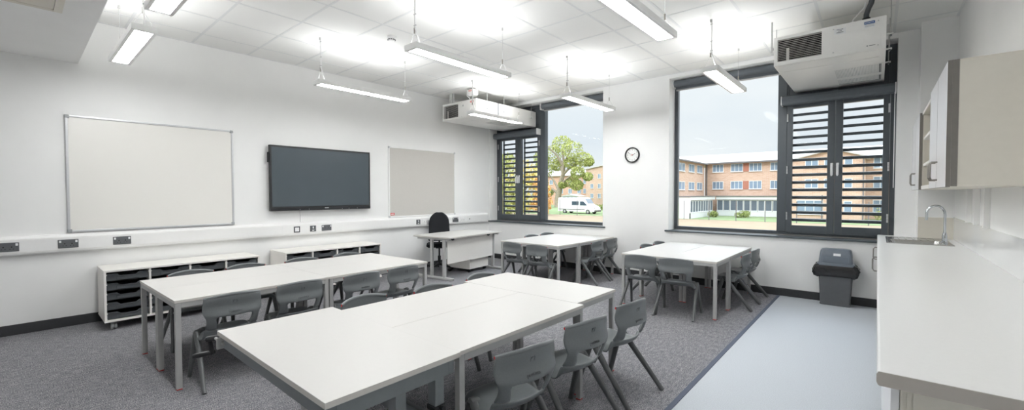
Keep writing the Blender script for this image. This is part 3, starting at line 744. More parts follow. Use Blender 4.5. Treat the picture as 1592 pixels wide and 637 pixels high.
# ------------------------------------------------------------------ plastic chairs
def grid_mesh(rows, thick, holes=None):
    bm = bmesh.new(); vs = [[bm.verts.new(p) for p in r] for r in rows]
    for i in range(len(rows)-1):
        for j in range(len(rows[0])-1):
            if holes and holes(i, j): continue
            bm.faces.new((vs[i][j], vs[i][j+1], vs[i+1][j+1], vs[i+1][j]))
    loose = [v for v in bm.verts if not v.link_faces]
    bmesh.ops.delete(bm, geom=loose, context='VERTS')
    return bm
def finish(bm, name, m, parent, thick, offs=0, sub=1, mats=None):
    me = bpy.data.meshes.new(name); bmesh.ops.recalc_face_normals(bm, faces=bm.faces[:]); bm.to_mesh(me); bm.free()
    o = bpy.data.objects.new(name, me); C.objects.link(o)
    s = o.modifiers.new('s', 'SOLIDIFY'); s.thickness = thick; s.offset = offs
    u = o.modifiers.new('u', 'SUBSURF'); u.levels = u.render_levels = sub
    bpy.context.view_layer.update()
    me2 = bpy.data.meshes.new_from_object(o.evaluated_get(bpy.context.evaluated_depsgraph_get()))
    o.modifiers.clear(); o.data = me2; me2.materials.clear(); me2.materials.append(M[m])
    for p in me2.polygons: p.use_smooth = True
    o.parent = parent
    return o
def make_chair():
    t = thing('plastic_chair', '', 'chair')           # faces +y, origin on the floor
    # one moulded shell: rows run from the top of the back down to the seat and forward to its lip; slot left open
    rowsp = [(-.118, .643, .176, .050), (-.126, .636, .179, .050), (-.125, .605, .183, .049), (-.116, .560, .187, .048), (-.121, .535, .187, .048), (-.134, .503, .184, .050), (-.136, .488, .170, .050),
             (-.130, .455, .163, .054), (-.119, .42, .163, .060), (-.100, .392, .166, .064), (-.082, .370, .170, .060), (-.055, .351, .176, .045), (-.01, .344, .183, .015), (.06, .349, .187, 0), (.15, .356, .185, 0), (.192, .354, .179, 0), (.206, .342, .173, 0), (.202, .327, .168, 0)]
    base = [-1, -.95, -.80, -.66, -.33, 0, .33, .66, .80, .95, 1]
    R_ = []
    for i, (y, z, w, wr) in enumerate(rowsp):
        r = []
        for s in base:
            q = s
            if abs(s) == .66: q = math.copysign({6: .70, 7: .68, 8: .63, 9: .58}.get(i, .66), s)
            if abs(s) == .33 and 5 < i < 10: q = math.copysign(.31, s)
            yy = y+wr*abs(q)**2.3; zz = z-{0: .022, 1: .022, 2: .013, 3: .004}.get(i, 0)*q*q
            if i in (5, 6): zz -= .006*(1-abs(q)); 
            if i >= 11:
                zz -= .036*max(0, (abs(q)-.8)/.2)**1.4
                if i < 15: zz -= .007*(1-q*q)
            if i >= 14: yy += .016*(1-q*q)
            r.append((q*w, yy, zz))
        R_.append(r)
    hole = lambda i, j: 6 <= i <= 8 and 3 <= j <= 6
    back = finish(grid_mesh(R_[:10], 0, hole), 'backrest', 'chair', t, .019)
    finish(grid_mesh(R_[9:], 0), 'seat', 'chair', t, .015)
    # rolled top rim
    b = B()
    b.tube([(s*.177, -.124+.050*abs(s)**2.3, .636-.022*s*s) for s in [x/8 for x in range(-8, 9)]], .0125, 10, flat=.85, up=(0, 0, 1)); build('top_rim', b, 'chair', back, local=True)
    # --- legs: inverted V at each side, meeting in a moulded knuckle under the seat
    for s in (-1, 1):
        b = B(); b.tube([(s*.145, .105, .338), (s*.168, .108, .340), (s*.186, .11, .338), (s*.192, .11, .334)], [.02, .03, .03, .02], 14, up=(0, 1, 0)); build('knuckle', b, 'chairleg', t, local=True)
        for (fy, fx, ay) in ((.226, .205, .122), (-.196, .212, .098)):
            b = B(); p0, p1 = Vector((s*.181, ay, .345)), Vector((s*fx, fy, 0))
            b.tube([p0, p0.lerp(p1, .12), p0.lerp(p1, .5), p1], [.0235, .0235, .0205, .0175], 14, flat=.78, up=(0, 1, 0)); build('leg', b, 'chairleg', t, local=True, angle=50)
    # --- size dots and raised lettering
    for s in (-1, 1):
        b = B(); b.lathe([(.008, 0), (.008, .0018), (.006, .003)], (0, 0, 0), 14); bmesh.ops.transform(b.bm, matrix=Matrix.Translation((s*.1765, -.0745, .6145)) @ Matrix.Rotation(R(90)*s, 4, 'Y'), verts=b.bm.verts[:])
        build('size_dot', b, 'red', t, local=True, label='small red size dot')
    b = B(); b.text('KI', .036, Matrix.Translation((0, -.1300, .585)) @ Matrix.Rotation(R(12), 4, 'X') @ Matrix.Rotation(PI/2, 4, 'X'), .0016)
    build('raised_mark', b, 'emboss', back, local=True)
    b = B(); b.text('postura', .027, Matrix.Translation((0, -.1385, .518)) @ Matrix.Rotation(R(-22), 4, 'X') @ Matrix.Rotation(PI/2, 4, 'X'), .0016)
    build('raised_lettering', b, 'emboss', back, local=True)
    return t
CH = make_chair()
cf = [True]
def chair(xm, ym, face, label, group):
    """xm, ym: middle of the top of the backrest; face: heading of the sitter (deg, 0 = +x)"""
    rz = R(face-90); off = Vector((0, -.078, 0)); off.rotate(Euler((0, 0, rz)))
    loc = (xm-off.x, ym-off.y, 0)
    if cf[0]:
        cf[0] = False; CH.location = loc; CH.rotation_euler = (0, 0, rz); CH['label'] = label; CH['group'] = group; return
    dup(CH, loc, rz, label, group)
g = 'chairs on the aisle side of the long block'
chair(-3.56, 1.015, 180, 'charcoal plastic chair beside the crank handle, aisle side of the long block', g)
chair(-3.60, 1.51, 181, 'charcoal plastic chair second from the crank handle, aisle side of the long block', g)
chair(-3.56, 2.04, 182, 'charcoal plastic chair third from the crank handle, aisle side of the long block', g)
chair(-3.58, 2.502, 182, 'charcoal plastic chair fourth from the crank handle, aisle side of the long block', g)
g = 'chairs between the long block and the storage units'
chair(-4.86, 1.05, 0, 'charcoal chair at the long block, with its back to the left storage unit, nearest one', g)
chair(-4.885, 1.512, 0, 'charcoal chair at the long block, back to right end of the left storage unit', g)
chair(-4.86, 2.06, -3, 'charcoal chair at the long block, back to left end of second storage unit', g)
chair(-4.86, 2.585, 0, 'charcoal chair at the long block, back to right end of second storage unit', g)
g = 'chairs on the left side of the front block'
chair(-2.70, 1.565, 4, 'grey chair just behind the crank table corner, left side of the front block', g)
chair(-2.61, 2.10, -4, 'grey chair in the middle of three on the left side of the front block', g)
chair(-2.665, 2.67, 2, 'grey chair pushed in by the crosswise table, left side of the front block', g)
g = 'chairs on the right side of the front block'
chair(-1.255, 1.56, 169, 'large charcoal chair at bottom centre, nearest of three beside the front block', g)
chair(-1.255, 2.115, 171, 'charcoal chair, middle one of three on the right of the front block', g)
chair(-1.243, 2.675, 174, 'charcoal chair with all legs showing, farthest of three right of the front block', g)
g = 'chairs around the block under the left window'
chair(-4.105, 4.78, 88, 'charcoal chair facing the left window, nearer the teacher desk', g)
chair(-3.635, 4.765, 91, 'charcoal chair facing the left window, right one of the near pair', g)
chair(-3.225, 5.75, 181, 'charcoal chair below the wall clock, nearer of two right of left window block', g)
chair(-3.235, 6.24, 182, 'charcoal chair below the wall clock, closest to the window wall', g)
chair(-4.585, 5.86, -3, 'grey chair back showing above left window block, nearer to the teacher desk', g)
chair(-4.59, 6.33, -6, 'grey chair back showing above left window block, nearest the window sill', g)
g = 'chairs around the block under the right window'
chair(-2.09, 4.735, 96, 'charcoal chair facing the right window, left one of the near pair', g)
chair(-1.675, 4.72, 95, 'charcoal chair facing the right window, right one of the near pair', g)
chair(-1.185, 5.675, 179, 'charcoal chair beside the vinyl floor edge, nearer of two at right window block', g)
chair(-1.19, 6.17, 178, 'charcoal chair at right window block, closest to the waste bin and window wall', g)
chair(-2.46, 5.77, -3, 'grey chair back showing above the left edge of right window block, nearer one', g)
chair(-2.46, 6.225, -3, 'grey chair back showing above the left edge of right window block, by the sill', g)

# ------------------------------------------------------------------ teacher desk, chair, pedestal
DR = R(7); DC = (-5.49, 4.99)
t = thing('teacher_desk', 'white teacher desk with grey cantilever legs in front of the pinboard', 'desk', (DC[0], DC[1], 0), DR)
DZ = .682
b = B(); b.box(-.40, .40, -.69, .70, DZ-.024, DZ, .004); b.box(-.4003, .4003, -.6903, .7003, DZ-.021, DZ-.003, .001, mi=1); build('desktop', b, ['top', 'edge'], t, local=True)
b = B(); b.box(.255, .273, -.60, .60, .245, DZ-.026, .002); build('modesty_panel', b, 'white', t, local=True)
for s in (-1, 1):
    yl = s*.645
    b = B(); b.box(-.40, .42, yl-.028, yl+.028, .0, .042, .012, 3); b.box(.395, .425, yl-.029, yl+.029, .0, .044, .012, 3)
    b.box(-.05, .0, yl-.02, yl+.02, .03, DZ-.04, .005); b.box(.215, .27, yl-.02, yl+.02, .03, DZ-.04, .005)
    b.box(-.33, .36, yl-.022, yl+.022, DZ-.055, DZ-.024, .004)
    build('leg', b, 'steel', t, local=True)
for yy in (-.5, .45):
    b = B(); b.tube([(.285, yy-.03, DZ-.025), (.292, yy-.022, DZ-.05), (.294, yy, DZ-.058), (.292, yy+.022, DZ-.05), (.285, yy+.03, DZ-.025)], .012, 10); build('cable_port', b, 'black', t, local=True)
# pedestal under the desk
t = thing('drawer_pedestal', 'white mobile drawer pedestal on castors under the teacher desk', 'drawer unit', (-5.59, 5.285, 0), R(6))
b = B(); b.box(-.235, .26, -.26, .26, .06, .385, .003); build('body', b, 'white', t, local=True)
for k, (za, zb) in enumerate(((.065, .17), (.175, .275), (.28, .38))):
    b = B(); b.box(-.253, -.236, -.257, .257, za, zb, .003); d = build('drawer', b, 'white', t, local=True)
    b = B(); b.box(-.265, -.254, -.05, .05, (za+zb)/2-.006, (za+zb)/2+.006, .003); build('handle', b, 'nickel', d, local=True)
for (x, y) in ((-.21, -.21), (-.21, .21), (.21, -.21), (.21, .21)):
    b = B(); b.cyl((x, y-.02, .027), (x, y+.02, .027), .027, 16); b.cyl((x, y, .03), (x, y, .062), .012, 10); build('caster', b, 'black', t, local=True)
# office chair
t = thing('office_chair', 'black fabric office swivel chair behind the teacher desk', 'chair', (-5.97, 4.94, 0), R(-40))
# faces +x
bm_ = bmesh.new()
rows = []
for k in range(12):
    v = k/11; z = .50+.525*v; w = .20*(1-.12*v) if v < .55 else .188*math.sqrt(max(.02, 1-((v-.55)/.46)**2.6))
    rows.append([(-.14-.05*v-.015*math.sin(v*PI)+.03*s*s, s*w, z) for s in (-1, -.6, -.2, .2, .6, 1)])
bk = finish(grid_mesh(rows, 0), 'backrest', 'blackfab', t, .05, sub=2)
b = B(); b.box(-.22, .22, -.22, .22, .415, .48, .045, 4); build('seat', b, 'blackfab', t, local=True)
b = B(); b.tube([(-.02, 0, .40), (-.21, 0, .405), (-.245, 0, .45), (-.225, 0, .62)], .018, 10); b.box(-.13, .05, -.06, .06, .385, .418, .006); build('back_bar', b, 'black', t, local=True)
b = B(); b.box(-.236, -.216, -.06, .06, .585, .66, .004); build('back_plate', b, 'wood', t, local=True, label='pale wooden back plate')
b = B(); b.cyl((0, 0, .08), (0, 0, .25), .026, 16); b.cyl((0, 0, .25), (0, 0, .39), .015, 14); build('gas_column', b, 'black', t, local=True)
b = B()
for k in range(5):
    a = R(43)+2*PI*k/5; b.tube([(.02*math.cos(a), .02*math.sin(a), .105), (.27*math.cos(a), .27*math.sin(a), .072)], [.026, .016], 10)
build('star_base', b, 'black', t, local=True)
for k in range(5):
    a = R(43)+2*PI*k/5; x, y = .27*math.cos(a), .27*math.sin(a); nx, ny = -math.sin(a), math.cos(a)
    b = B()
    for sg in (-1, 1): b.cyl((x+nx*.006*sg, y+ny*.006*sg, .026), (x+nx*.024*sg, y+ny*.024*sg, .026), .026, 16)
    b.cyl((x, y, .03), (x, y, .08), .008, 8); build('caster', b, 'black', t, local=True)

# ------------------------------------------------------------------ waste bin
t = thing('waste_bin', 'grey swing top waste bin against the window wall', 'bin', (-.37, 6.47, 0))
def rr(cx, cy, hx, hy, r, z, n=6):
    pts = []
    for (sx, sy, a0) in ((1, 1, 0), (-1, 1, 90), (-1, -1, 180), (1, -1, 270)):
        for k in range(n+1):
            a = R(a0+90*k/n); pts.append(Vector((cx+sx*(hx-r)+r*math.cos(a), cy+sy*(hy-r)+r*math.sin(a), z)))
    return pts
bx, by = -.37, 6.48
b = B(); b.loft([rr(bx, by, .145, .085, .02, 0), rr(bx, by, .150, .088, .02, .006), rr(bx, by, .150, .088, .02, .022), rr(bx, by, .146, .085, .02, .026), rr(bx, by, .168, .097, .022, .46), rr(bx, by, .172, .099, .022, .476)]); build('body', b, 'binbody', t)
b = B(); b.loft([rr(bx, by, .175, .101, .024, .475), rr(bx, by, .185, .107, .03, .48), rr(bx, by, .183, .106, .03, .505), rr(bx, by, .165, .096, .03, .515), rr(bx, by, .158, .088, .03, .60), rr(bx, by, .150, .075, .03, .66), rr(bx, by, .138, .058, .03, .678), rr(bx, by, .11, .04, .03, .684)]); build('lid', b, 'binlid', t)
b = B(); b.box(bx-.125, bx+.125, by-.103, by-.094, .52, .60, .004, mtx=None); build('flap', b, 'binlid', t)
b = B(); b.box(-.035, .035, -.001, .001, -.015, .015, mtx=Matrix.Translation((bx+.015, by-.0905, .617)) @ Matrix.Rotation(R(-13), 4, 'X')); build('paper_label', b, 'label', t, label='white paper label')
# liner: crumpled collar
random.seed(3)
n = 48; rings = []
for (z, gx, gy) in ((.475, .172, .100), (.49, .188, .108), (.478, .205, .113), (.44, .222, .114), (.40, .225, .114), (.365, .212, .112), (.345, .185, .106), (.352, .165, .097)):
    base = rr(bx, by, gx, gy, .03, z, 11); ring = []
    for k, p in enumerate(base):
        d = (p-Vector((bx, by, z))).normalized(); w = .0065*math.sin(k*1.9+z*60)+.005*math.sin(k*.9+z*35)
        q = p+d*(w if gx > .19 else w*.3)+Vector((0, 0, .008*math.sin(k*.55+z*20))); q.y = min(q.y, YW-.003)
        ring.append(q)
    rings.append(ring)
b = B(); b.loft(rings, caps=False); o = build('bin_liner', b, 'bag', None, angle=60)
tag(o, 'crumpled black bin liner folded over the rim of the waste bin', 'bin liner')

# ------------------------------------------------------------------ sink run on the right
WX0, WX1, WY0, WY1, WZ = .006, XR-.002, 1.52, YW-.003, .867
t = thing('worktop', 'long white worktop with taupe end running along the right wall', 'worktop', ((WX0+WX1)/2, (WY0+WY1)/2, WZ-.04))
hx0, hx1, hy0, hy1 = .095, .50, 5.60, 6.02
b = B()
def wt(x0, x1, y0, y1): b.box(x0, x1, y0, y1, WZ-.038, WZ)
wt(WX0+.008, .336, hy1, WY1); wt(.336, WX1, hy1, 6.378)
wt(WX0+.008, WX1, WY0, hy0); wt(WX0+.008, hx0, hy0, hy1); wt(hx1, WX1, hy0, hy1)
b.prism([(WX0+.0085, WZ-.038), (WX0+.003, WZ-.036), (WX0, WZ-.028), (WX0, WZ-.01), (WX0+.003, WZ-.002), (WX0+.0085, WZ)], 'y', WY0, WY1)
build('surface', b, 'worktop', t)
b = B(); b.prism([(WX0+.003, WZ-.0365), (WX0-.0005, WZ-.028), (WX0-.0005, WZ-.008), (WX0+.004, WZ-.0005), (WX1, WZ-.0005), (WX1, WZ-.0385), (WX0+.006, WZ-.0385)], 'x' if False else 'y', WY0-.0025, WY0); build('end_edging', b, 'wtedge', t, label='taupe end edging')
# base cabinets
BX0 = .055
def dhandle(b, x, y0, y1, z0, z1, out):
    b.tube([(x, y0, z0), (x-out*.8, y0, z0), (x-out, (y0*.85+y1*.15), z0*.85+z1*.15), (x-out, y0*.15+y1*.85, z0*.15+z1*.85), (x-out*.8, y1, z1), (x, y1, z1)], .0055, 10, up=(0, .3, .95))
ycs = [1.545, 2.545, 3.545, 4.545, 5.545, 6.37]
places = ['nearest the camera', 'second from the camera', 'middle of five', 'just before the sink', 'under the sink drainer']
for k in range(5):
    ya, yb = ycs[k], ycs[k+1]
    t = thing('base_cabinet', f'pale base cabinet under the white worktop, {places[k]}', 'cabinet', ((BX0+WX1)/2, (ya+yb)/2, 0), group='base cabinets under the worktop')
    b = B(); zt = WZ-.0395
    b.box(BX0, WX1-.004, ya, ya+.018, .13, zt); b.box(BX0, WX1-.004, yb-.019, yb-.001, .13, zt); b.box(BX0, WX1-.004, ya+.018, yb-.019, .13, .148); b.box(WX1-.022, WX1-.004, ya+.018, yb-.019, .148, zt)
    if k < 4: b.box(BX0+.001, BX0+.09, ya+.018, yb-.019, zt-.018, zt)
    if k == 0:
        for j in range(3): b.box(BX0+.002+.012*j, BX0+.006+.012*j, ya-.003, ya, .0, zt-.002)
    build('body', b, 'cream', t)
    b = B(); b.box(BX0+.06, BX0+.078, ya, yb-.001, 0, .13); build('plinth', b, 'cream', t)
    mid = (ya+yb)/2
    for i, (da, db) in enumerate(((ya+.002, mid-.0015), (mid+.0015, yb-.003))):
        b = B(); b.box(BX0-.0195, BX0-.001, da, db, .14, zt-.006, .002); d = build('door', b, 'doorfront', t)
        if k >= 3 and i == 0:
            b = B(); hy = db-.045
            dhandle(b, BX0-.0195, hy, hy, zt-.17, zt-.045, .058); build('handle', b, 'nickel', d)
# sink and tap
t = thing('sink', 'stainless steel inset sink with ridged drainer near the window', 'sink', (.31, 6.0, WZ))
b = B(); zr = WZ+.004; sx0, sx1, sy0, sy1 = .075, .545, 5.555, 6.32
b.box(sx0, sx1, sy0, hy0+.012, WZ-.001, zr, .002); b.box(sx0, sx1, hy1-.012, sy1, WZ-.001, zr, .002)
b.box(sx0, hx0+.012, hy0+.01, hy1-.01, WZ-.001, zr, .002); b.box(hx1-.012, sx1, hy0+.01, hy1-.01, WZ-.001, zr, .002)
for (a, c, d, e) in ((sx0, sx1, sy0, sy0+.012), (sx0, sx1, sy1-.012, sy1), (sx0, sx0+.012, sy0, sy1), (sx1-.012, sx1, sy0, sy1)): b.box(a, c, d, e, zr-.002, zr+.003, .0025)
build('rim', b, 'inox', t)
b = B()
rings = [rr((hx0+hx1)/2, (hy0+hy1)/2, (hx1-hx0)/2-.012, (hy1-hy0)/2-.012, .05, zr-.001), rr((hx0+hx1)/2, (hy0+hy1)/2, (hx1-hx0)/2-.02, (hy1-hy0)/2-.02, .05, WZ-.03), rr((hx0+hx1)/2, (hy0+hy1)/2, (hx1-hx0)/2-.03, (hy1-hy0)/2-.03, .06, WZ-.15), rr((hx0+hx1)/2, (hy0+hy1)/2, (hx1-hx0)/2-.07, (hy1-hy0)/2-.07, .06, WZ-.165)]
b.loft(rings, caps=False); b.bm.faces.new([b.bm.verts.new(p) for p in rings[-1]]); build('bowl', b, 'inox', t)
b = B()
for k in range(7): b.box(sx0+.045+.055*k, sx0+.058+.055*k, hy1+.03, sy1-.03, zr-.001, zr+.003, .002)
build('drainer_ridges', b, 'inox', t)
b = B(); b.lathe([(.025, 0), (.025, .003), (.012, .004)], ((hx0+hx1)/2, (hy0+hy1)/2, WZ-.165), 20); build('drain', b, 'chrome', t)
t = thing('tap', 'chrome swan neck mixer tap standing behind the sink', 'tap', (.505, 5.90, zr))
b = B(); b.lathe([(.026, 0), (.026, .006), (.02, .012), (.019, .07), (.015, .08), (.014, .095)], (.505, 5.9, zr), 24); build('body', b, 'chrome', t)
pts = [(.505, 5.9, zr+.08), (.505, 5.9, zr+.27)]
for k in range(1, 13): a = PI*k/12*1.05; pts.append((.505-.065*(1-math.cos(a)), 5.9, zr+.27+.09*math.sin(a)))
pts.append((pts[-1][0]-.001, 5.9, pts[-1][2]-.03))
b = B(); b.tube(pts, .0105, 14, up=(0, 1, 0)); b.cyl(pts[-1], (pts[-1][0], 5.9, pts[-1][2]-.012), .0125, 14); build('spout', b, 'chrome', t)
b = B(); b.cyl((.505, 5.9, zr+.045), (.505, 5.86, zr+.05), .012, 12); b.tube([(.505, 5.862, zr+.05), (.505, 5.84, zr+.075), (.505, 5.835, zr+.10)], [.008, .006, .005], 10); build('lever', b, 'chrome', t)
# splashbacks
b = B(); b.box(XR-.006, XR, WY0, 6.38, WZ, 1.10, .001); struct(build('trim_4', b, 'splash'))
b = B(); b.box(.34, XR-.006, 6.374, 6.38, WZ, 1.095, .001); struct(build('trim_5', b, 'cream'))  # white panel on the boxing; its shade is put into the cream colour
for k, yy in enumerate((5.33, 4.96, 4.555)):
    b = B(); b.box(XR-.032, XR, yy-.025, yy+.025, 1.1005, 1.388, .002)
    tag(build('conduit', b, 'pvc'), ['short white vertical conduit under the wall cabinets, nearest the tap', 'short white vertical conduit under the wall cabinets, middle of three', 'short white vertical conduit under the wall cabinets, nearest the camera'][k], 'conduit', 'three conduits under the wall cabinets')
# wall cabinets
CX0, CX1, C0, C1 = .300, XR, 1.388, 2.062
def wallcab(ya, yb, label, doors):
    t = thing('wall_cabinet' if doors else 'open_shelf_unit', label, 'cabinet' if doors else 'shelf unit', ((CX0+CX1)/2, (ya+yb)/2, C0))
    th = .018
    b = B(); b.box(CX0, CX1, ya, ya+th, C0, C1, .001); b.box(CX0, CX1, yb-th, yb, C0, C1, .001); b.box(CX0, CX1, ya+th, yb-th, C0, C0+th, .001); b.box(CX0, CX1, ya+th, yb-th, C1-th, C1, .001); b.box(CX1-.01, CX1, ya+th, yb-th, C0+th, C1-th)
    if doors: b.box(CX0-.004, CX0-.0005, ya+.001, ya+.016, C0+.001, C1-.001)
    build('body', b, 'cream', t)
    if doors:
        mid = (ya+yb)/2
        for i, (da, db) in enumerate(((ya, mid-.0015), (mid+.0015, yb))):
            b = B(); b.box(CX0-.022, CX0-.0045, da+.001, db-.001, C0-.002, C1, .001, mi=0)
            b.box(CX0-.0222, CX0-.0043, da-.0006, da+.001, C0-.002, C1, mi=1); b.box(CX0-.0222, CX0-.0043, db-.001, db+.0006, C0-.002, C1, mi=1)
            b.box(CX0-.022, CX0-.004, da, db, C0-.0035, C0-.002, mi=1)
            d = build('door', b, ['doorfront', 'doorgrey'], t)
            b = B(); hy = db-.055 if i == 0 else da+.055; dhandle(b, CX0-.022, hy, hy, C0+.045, C0+.155, .032); build('handle', b, 'nickel', d)
        b = B(); b.box(CX0-.004, CX0+.022, ya-.0012, ya, C0, C1); build('edge_strip', b, 'doorgrey', t, label='dark grey edge strip')
    else:
        for zz in (1.60, 1.83):
            b = B(); b.box(CX0+.004, CX1-.01, ya+th, yb-th, zz-.011, zz+.011, .001); build('shelf', b, 'white', t)
        for (za, zb) in ((C0, C0+.03), (C1-.02, C1)):
            b = B(); b.box(CX0-.006, CX0, ya, yb, za, zb, .001); build('front_rail', b, 'white', t)
wallcab(3.27, 4.245, 'pale two door wall cabinet nearest the camera on the right wall', True)
wallcab(4.247, 5.243, 'open white shelf unit between the two wall cabinets', False)
wallcab(5.245, 6.26, 'pale two door wall cabinet above the tap', True)

# ------------------------------------------------------------------ outside
G = -1.75
b = B(); b.box(-140, 60, YO, 54, G-.3, G); struct(build('ground_outside', b, 'sand', smooth=False))
b = B(); b.box(-140, 60, 54, 150, G-.3, G+.02); struct(build('lawn_outside', b, 'grass', smooth=False))
# boundary fence posts
fx = [-42.3, -39.3, -36.3, -33.3, -18.0, -15.1, -12.2, -9.3, -6.4, -3.5, -.6, 2.3]
nm = ['leftmost in the left window', 'second in the left window', 'third in the left window, across the van', 'in the left window, by the van front',
      'first from the left in the right window', 'second from the left in the right window', 'third from the left in the right window', 'fourth from the left in the right window',
      'behind left louvred leaf of right window', 'behind the joint of the louvred leaves', 'behind the right louvred leaf, left', 'behind the right louvred leaf, right']
for x, n_ in zip(fx, nm):
    b = B(); b.cyl((x, 53.4, G), (x, 53.4, G+2.3), .045, 8); tag(build('fence_post', b, 'gutter'), 'thin fence post on the lawn edge, '+n_, 'fence post', 'fence posts along the lawn')

def facade_window(parent, kind, p, w, h, n, gl='extglass'):
    """p = lower left corner; kind 'y': wall faces -y; 'x': wall faces +x (p runs along +y)"""
    def bx_(b, a0, a1, z0, z1, d0, d1, bev=0):
        if kind == 'y': b.box(p[0]+a0, p[0]+a1, p[1]-d1, p[1]-d0, p[2]+z0, p[2]+z1, bev)
        else: b.box(p[0]+d0, p[0]+d1, p[1]+a0, p[1]+a1, p[2]+z0, p[2]+z1, bev)
    b = B(); f = .07
    bx_(b, 0, w, 0, f, -.02, .06); bx_(b, 0, w, h-f, h, -.02, .06)
    for k in range(n+1): a = (w-f)*k/n; bx_(b, a, a+f, f, h-f, -.02, .06)
    bx_(b, -.05, w+.05, -.06, 0, -.02, .12)
    fr = build('window', b, 'extwhite', parent, smooth=False)
    b = B(); bx_(b, f/2, w-f/2, f/2, h-f/2, -.01, .02); build('pane', b, gl, fr, smooth=False)

D = 67.2; XCn = -19.5
t = thing('brick_building', 'long three storey tan brick building with pale roof seen through the right window', 'building', (-12, 70, G))
b = B(); b.box(XCn-.1, 9, D, D+9, G, 5.85); build('wall', b, 'brick', t, smooth=False)
b = B(); b.prism([(D-.5, 5.8), (D-.5, 5.95), (D+4.5, 7.5), (D+9.5, 5.95), (D+9.5, 5.8)], 'x', XCn-9.0, 9.5); build('roof', b, 'roof', t, smooth=False)
b = B(); b.box(XCn, 9, D-.62, D-.45, 5.72, 5.9); b.cyl((XCn+.15, D-.12, G), (XCn+.15, D-.12, 5.8), .09, 8); build('gutter', b, 'gutter', t)
for z in (4.52, 2.03):
    for (a, c, n) in ((-18.55, -17.05, 3), (-16.1, -14.5, 3), (-13.72, -12.15, 3), (-11.15, -9.6, 3)): facade_window(t, 'y', (a, D, z), c-a, 1.14, n)
    b = B(); b.box(-14.48, -13.74, D-.05, D+.02, z, z+1.14); build('infill_panel', b, 'extpanel', t, smooth=False)
for z in (4.4, 1.9, -.9):
    for a in (-.4, 1.3, 3.0): facade_window(t, 'y', (a, D, z), 1.3, 1.5, 2)
# glazed ground floor in front
b = B(); b.box(-17.5, -7.9, D-2.0, D, .55, .98); build('canopy', b, 'extwhite', t, smooth=False)
b = B(); b.box(-17.5, -7.9, D-2.1, D, .98, 1.08); build('canopy_edge', b, 'gutter', t, smooth=False)
b = B(); b.box(-17.5, -7.9, D-1.9, D-1.8, G, -1.05); build('low_wall', b, 'extwhite', t, smooth=False)
x = -17.4
while x < -8.8:
    facade_window(t, 'y', (x, D-1.8, -1.0), .8, 1.5, 1, 'extdark'); x += .86
# left wing, its long side facing +x
t = thing('brick_wing', 'tan brick wing at the left edge of the right window', 'building', (-24, 60, G))
b = B(); b.box(-27.5, XCn, 54.5, D-.7, G, 5.75); build('wall', b, 'brick', t, smooth=False)
b = B(); b.prism([(XCn+.45, 5.7), (XCn+.45, 5.85), (-23.5, 7.1), (-27.9, 5.85), (-27.9, 5.7)], 'y', 54, D-.7); build('roof', b, 'roof', t, smooth=False)
b = B(); b.box(XCn+.4, XCn+.55, 54.2, D-.75, 5.64, 5.8); build('gutter', b, 'gutter', t)
for z in (4.35, 1.9):
    for a in (55.6, 59.5, 63.0): facade_window(t, 'x', (XCn, a, z), 2.4, 1.1, 2)
b = B(); b.box(XCn, -17.55, 54.5, 65.0, .55, .98); build('canopy', b, 'extwhite', t, smooth=False)
b = B(); b.box(XCn, -17.5, 54.4, 65.1, .98, 1.08); build('canopy_edge', b, 'gutter', t, smooth=False)
b = B(); b.box(-17.7, -17.6, 54.5, 65.0, G, -1.05); b.box(XCn, -17.6, 54.5, 54.6, G, .55); build('low_wall', b, 'extwhite', t, smooth=False)
y_ = 54.6
while y_ < 64.0:
    facade_window(t, 'x', (-17.7, y_, -1.0), 1.0, 1.5, 1, 'extdark'); y_ += 1.06
# right gable wing
t = thing('gable_building', 'tan brick gable end seen through the louvred doors of the right window', 'building', (-4.4, 64, G))
GY = 61.5
b = B(); b.prism([(-7.85, G), (-1.1, G), (-1.1, 5.5), (-3.9, 6.4), (-7.85, 5.45)], 'y', GY, D-.75); build('wall', b, 'brick', t, smooth=False)
b = B(); b.prism([(-8.3, 5.33), (-3.9, 6.42), (-.7, 5.38), (-.7, 5.52), (-3.9, 6.58), (-8.3, 5.47)], 'y', GY-.35, D-.75); build('roof', b, 'roof', t, smooth=False)
for (a, z, w, h, n) in ((-6.6, 4.45, 1.3, .9, 2), (-4.75, 4.45, .8, .9, 1), (-2.9, 4.45, .75, .9, 1), (-6.6, 2.0, 1.3, 1.1, 2), (-4.75, 2.0, .8, 1.1, 1), (-2.9, 2.0, .75, 1.1, 1), (-7.4, -1.1, 2.6, 1.7, 3), (-2.9, -.9, .75, 1.4, 1)): facade_window(t, 'y', (a, GY, z), w, h, n)
b = B(); b.cyl((-4.9, GY-.08, G), (-4.9, GY-.08, 1.2), .06, 8); b.cyl((-1.2, GY-.08, G), (-1.2, GY-.08, 5.4), .06, 8); build('downpipe', b, 'gutter', t)
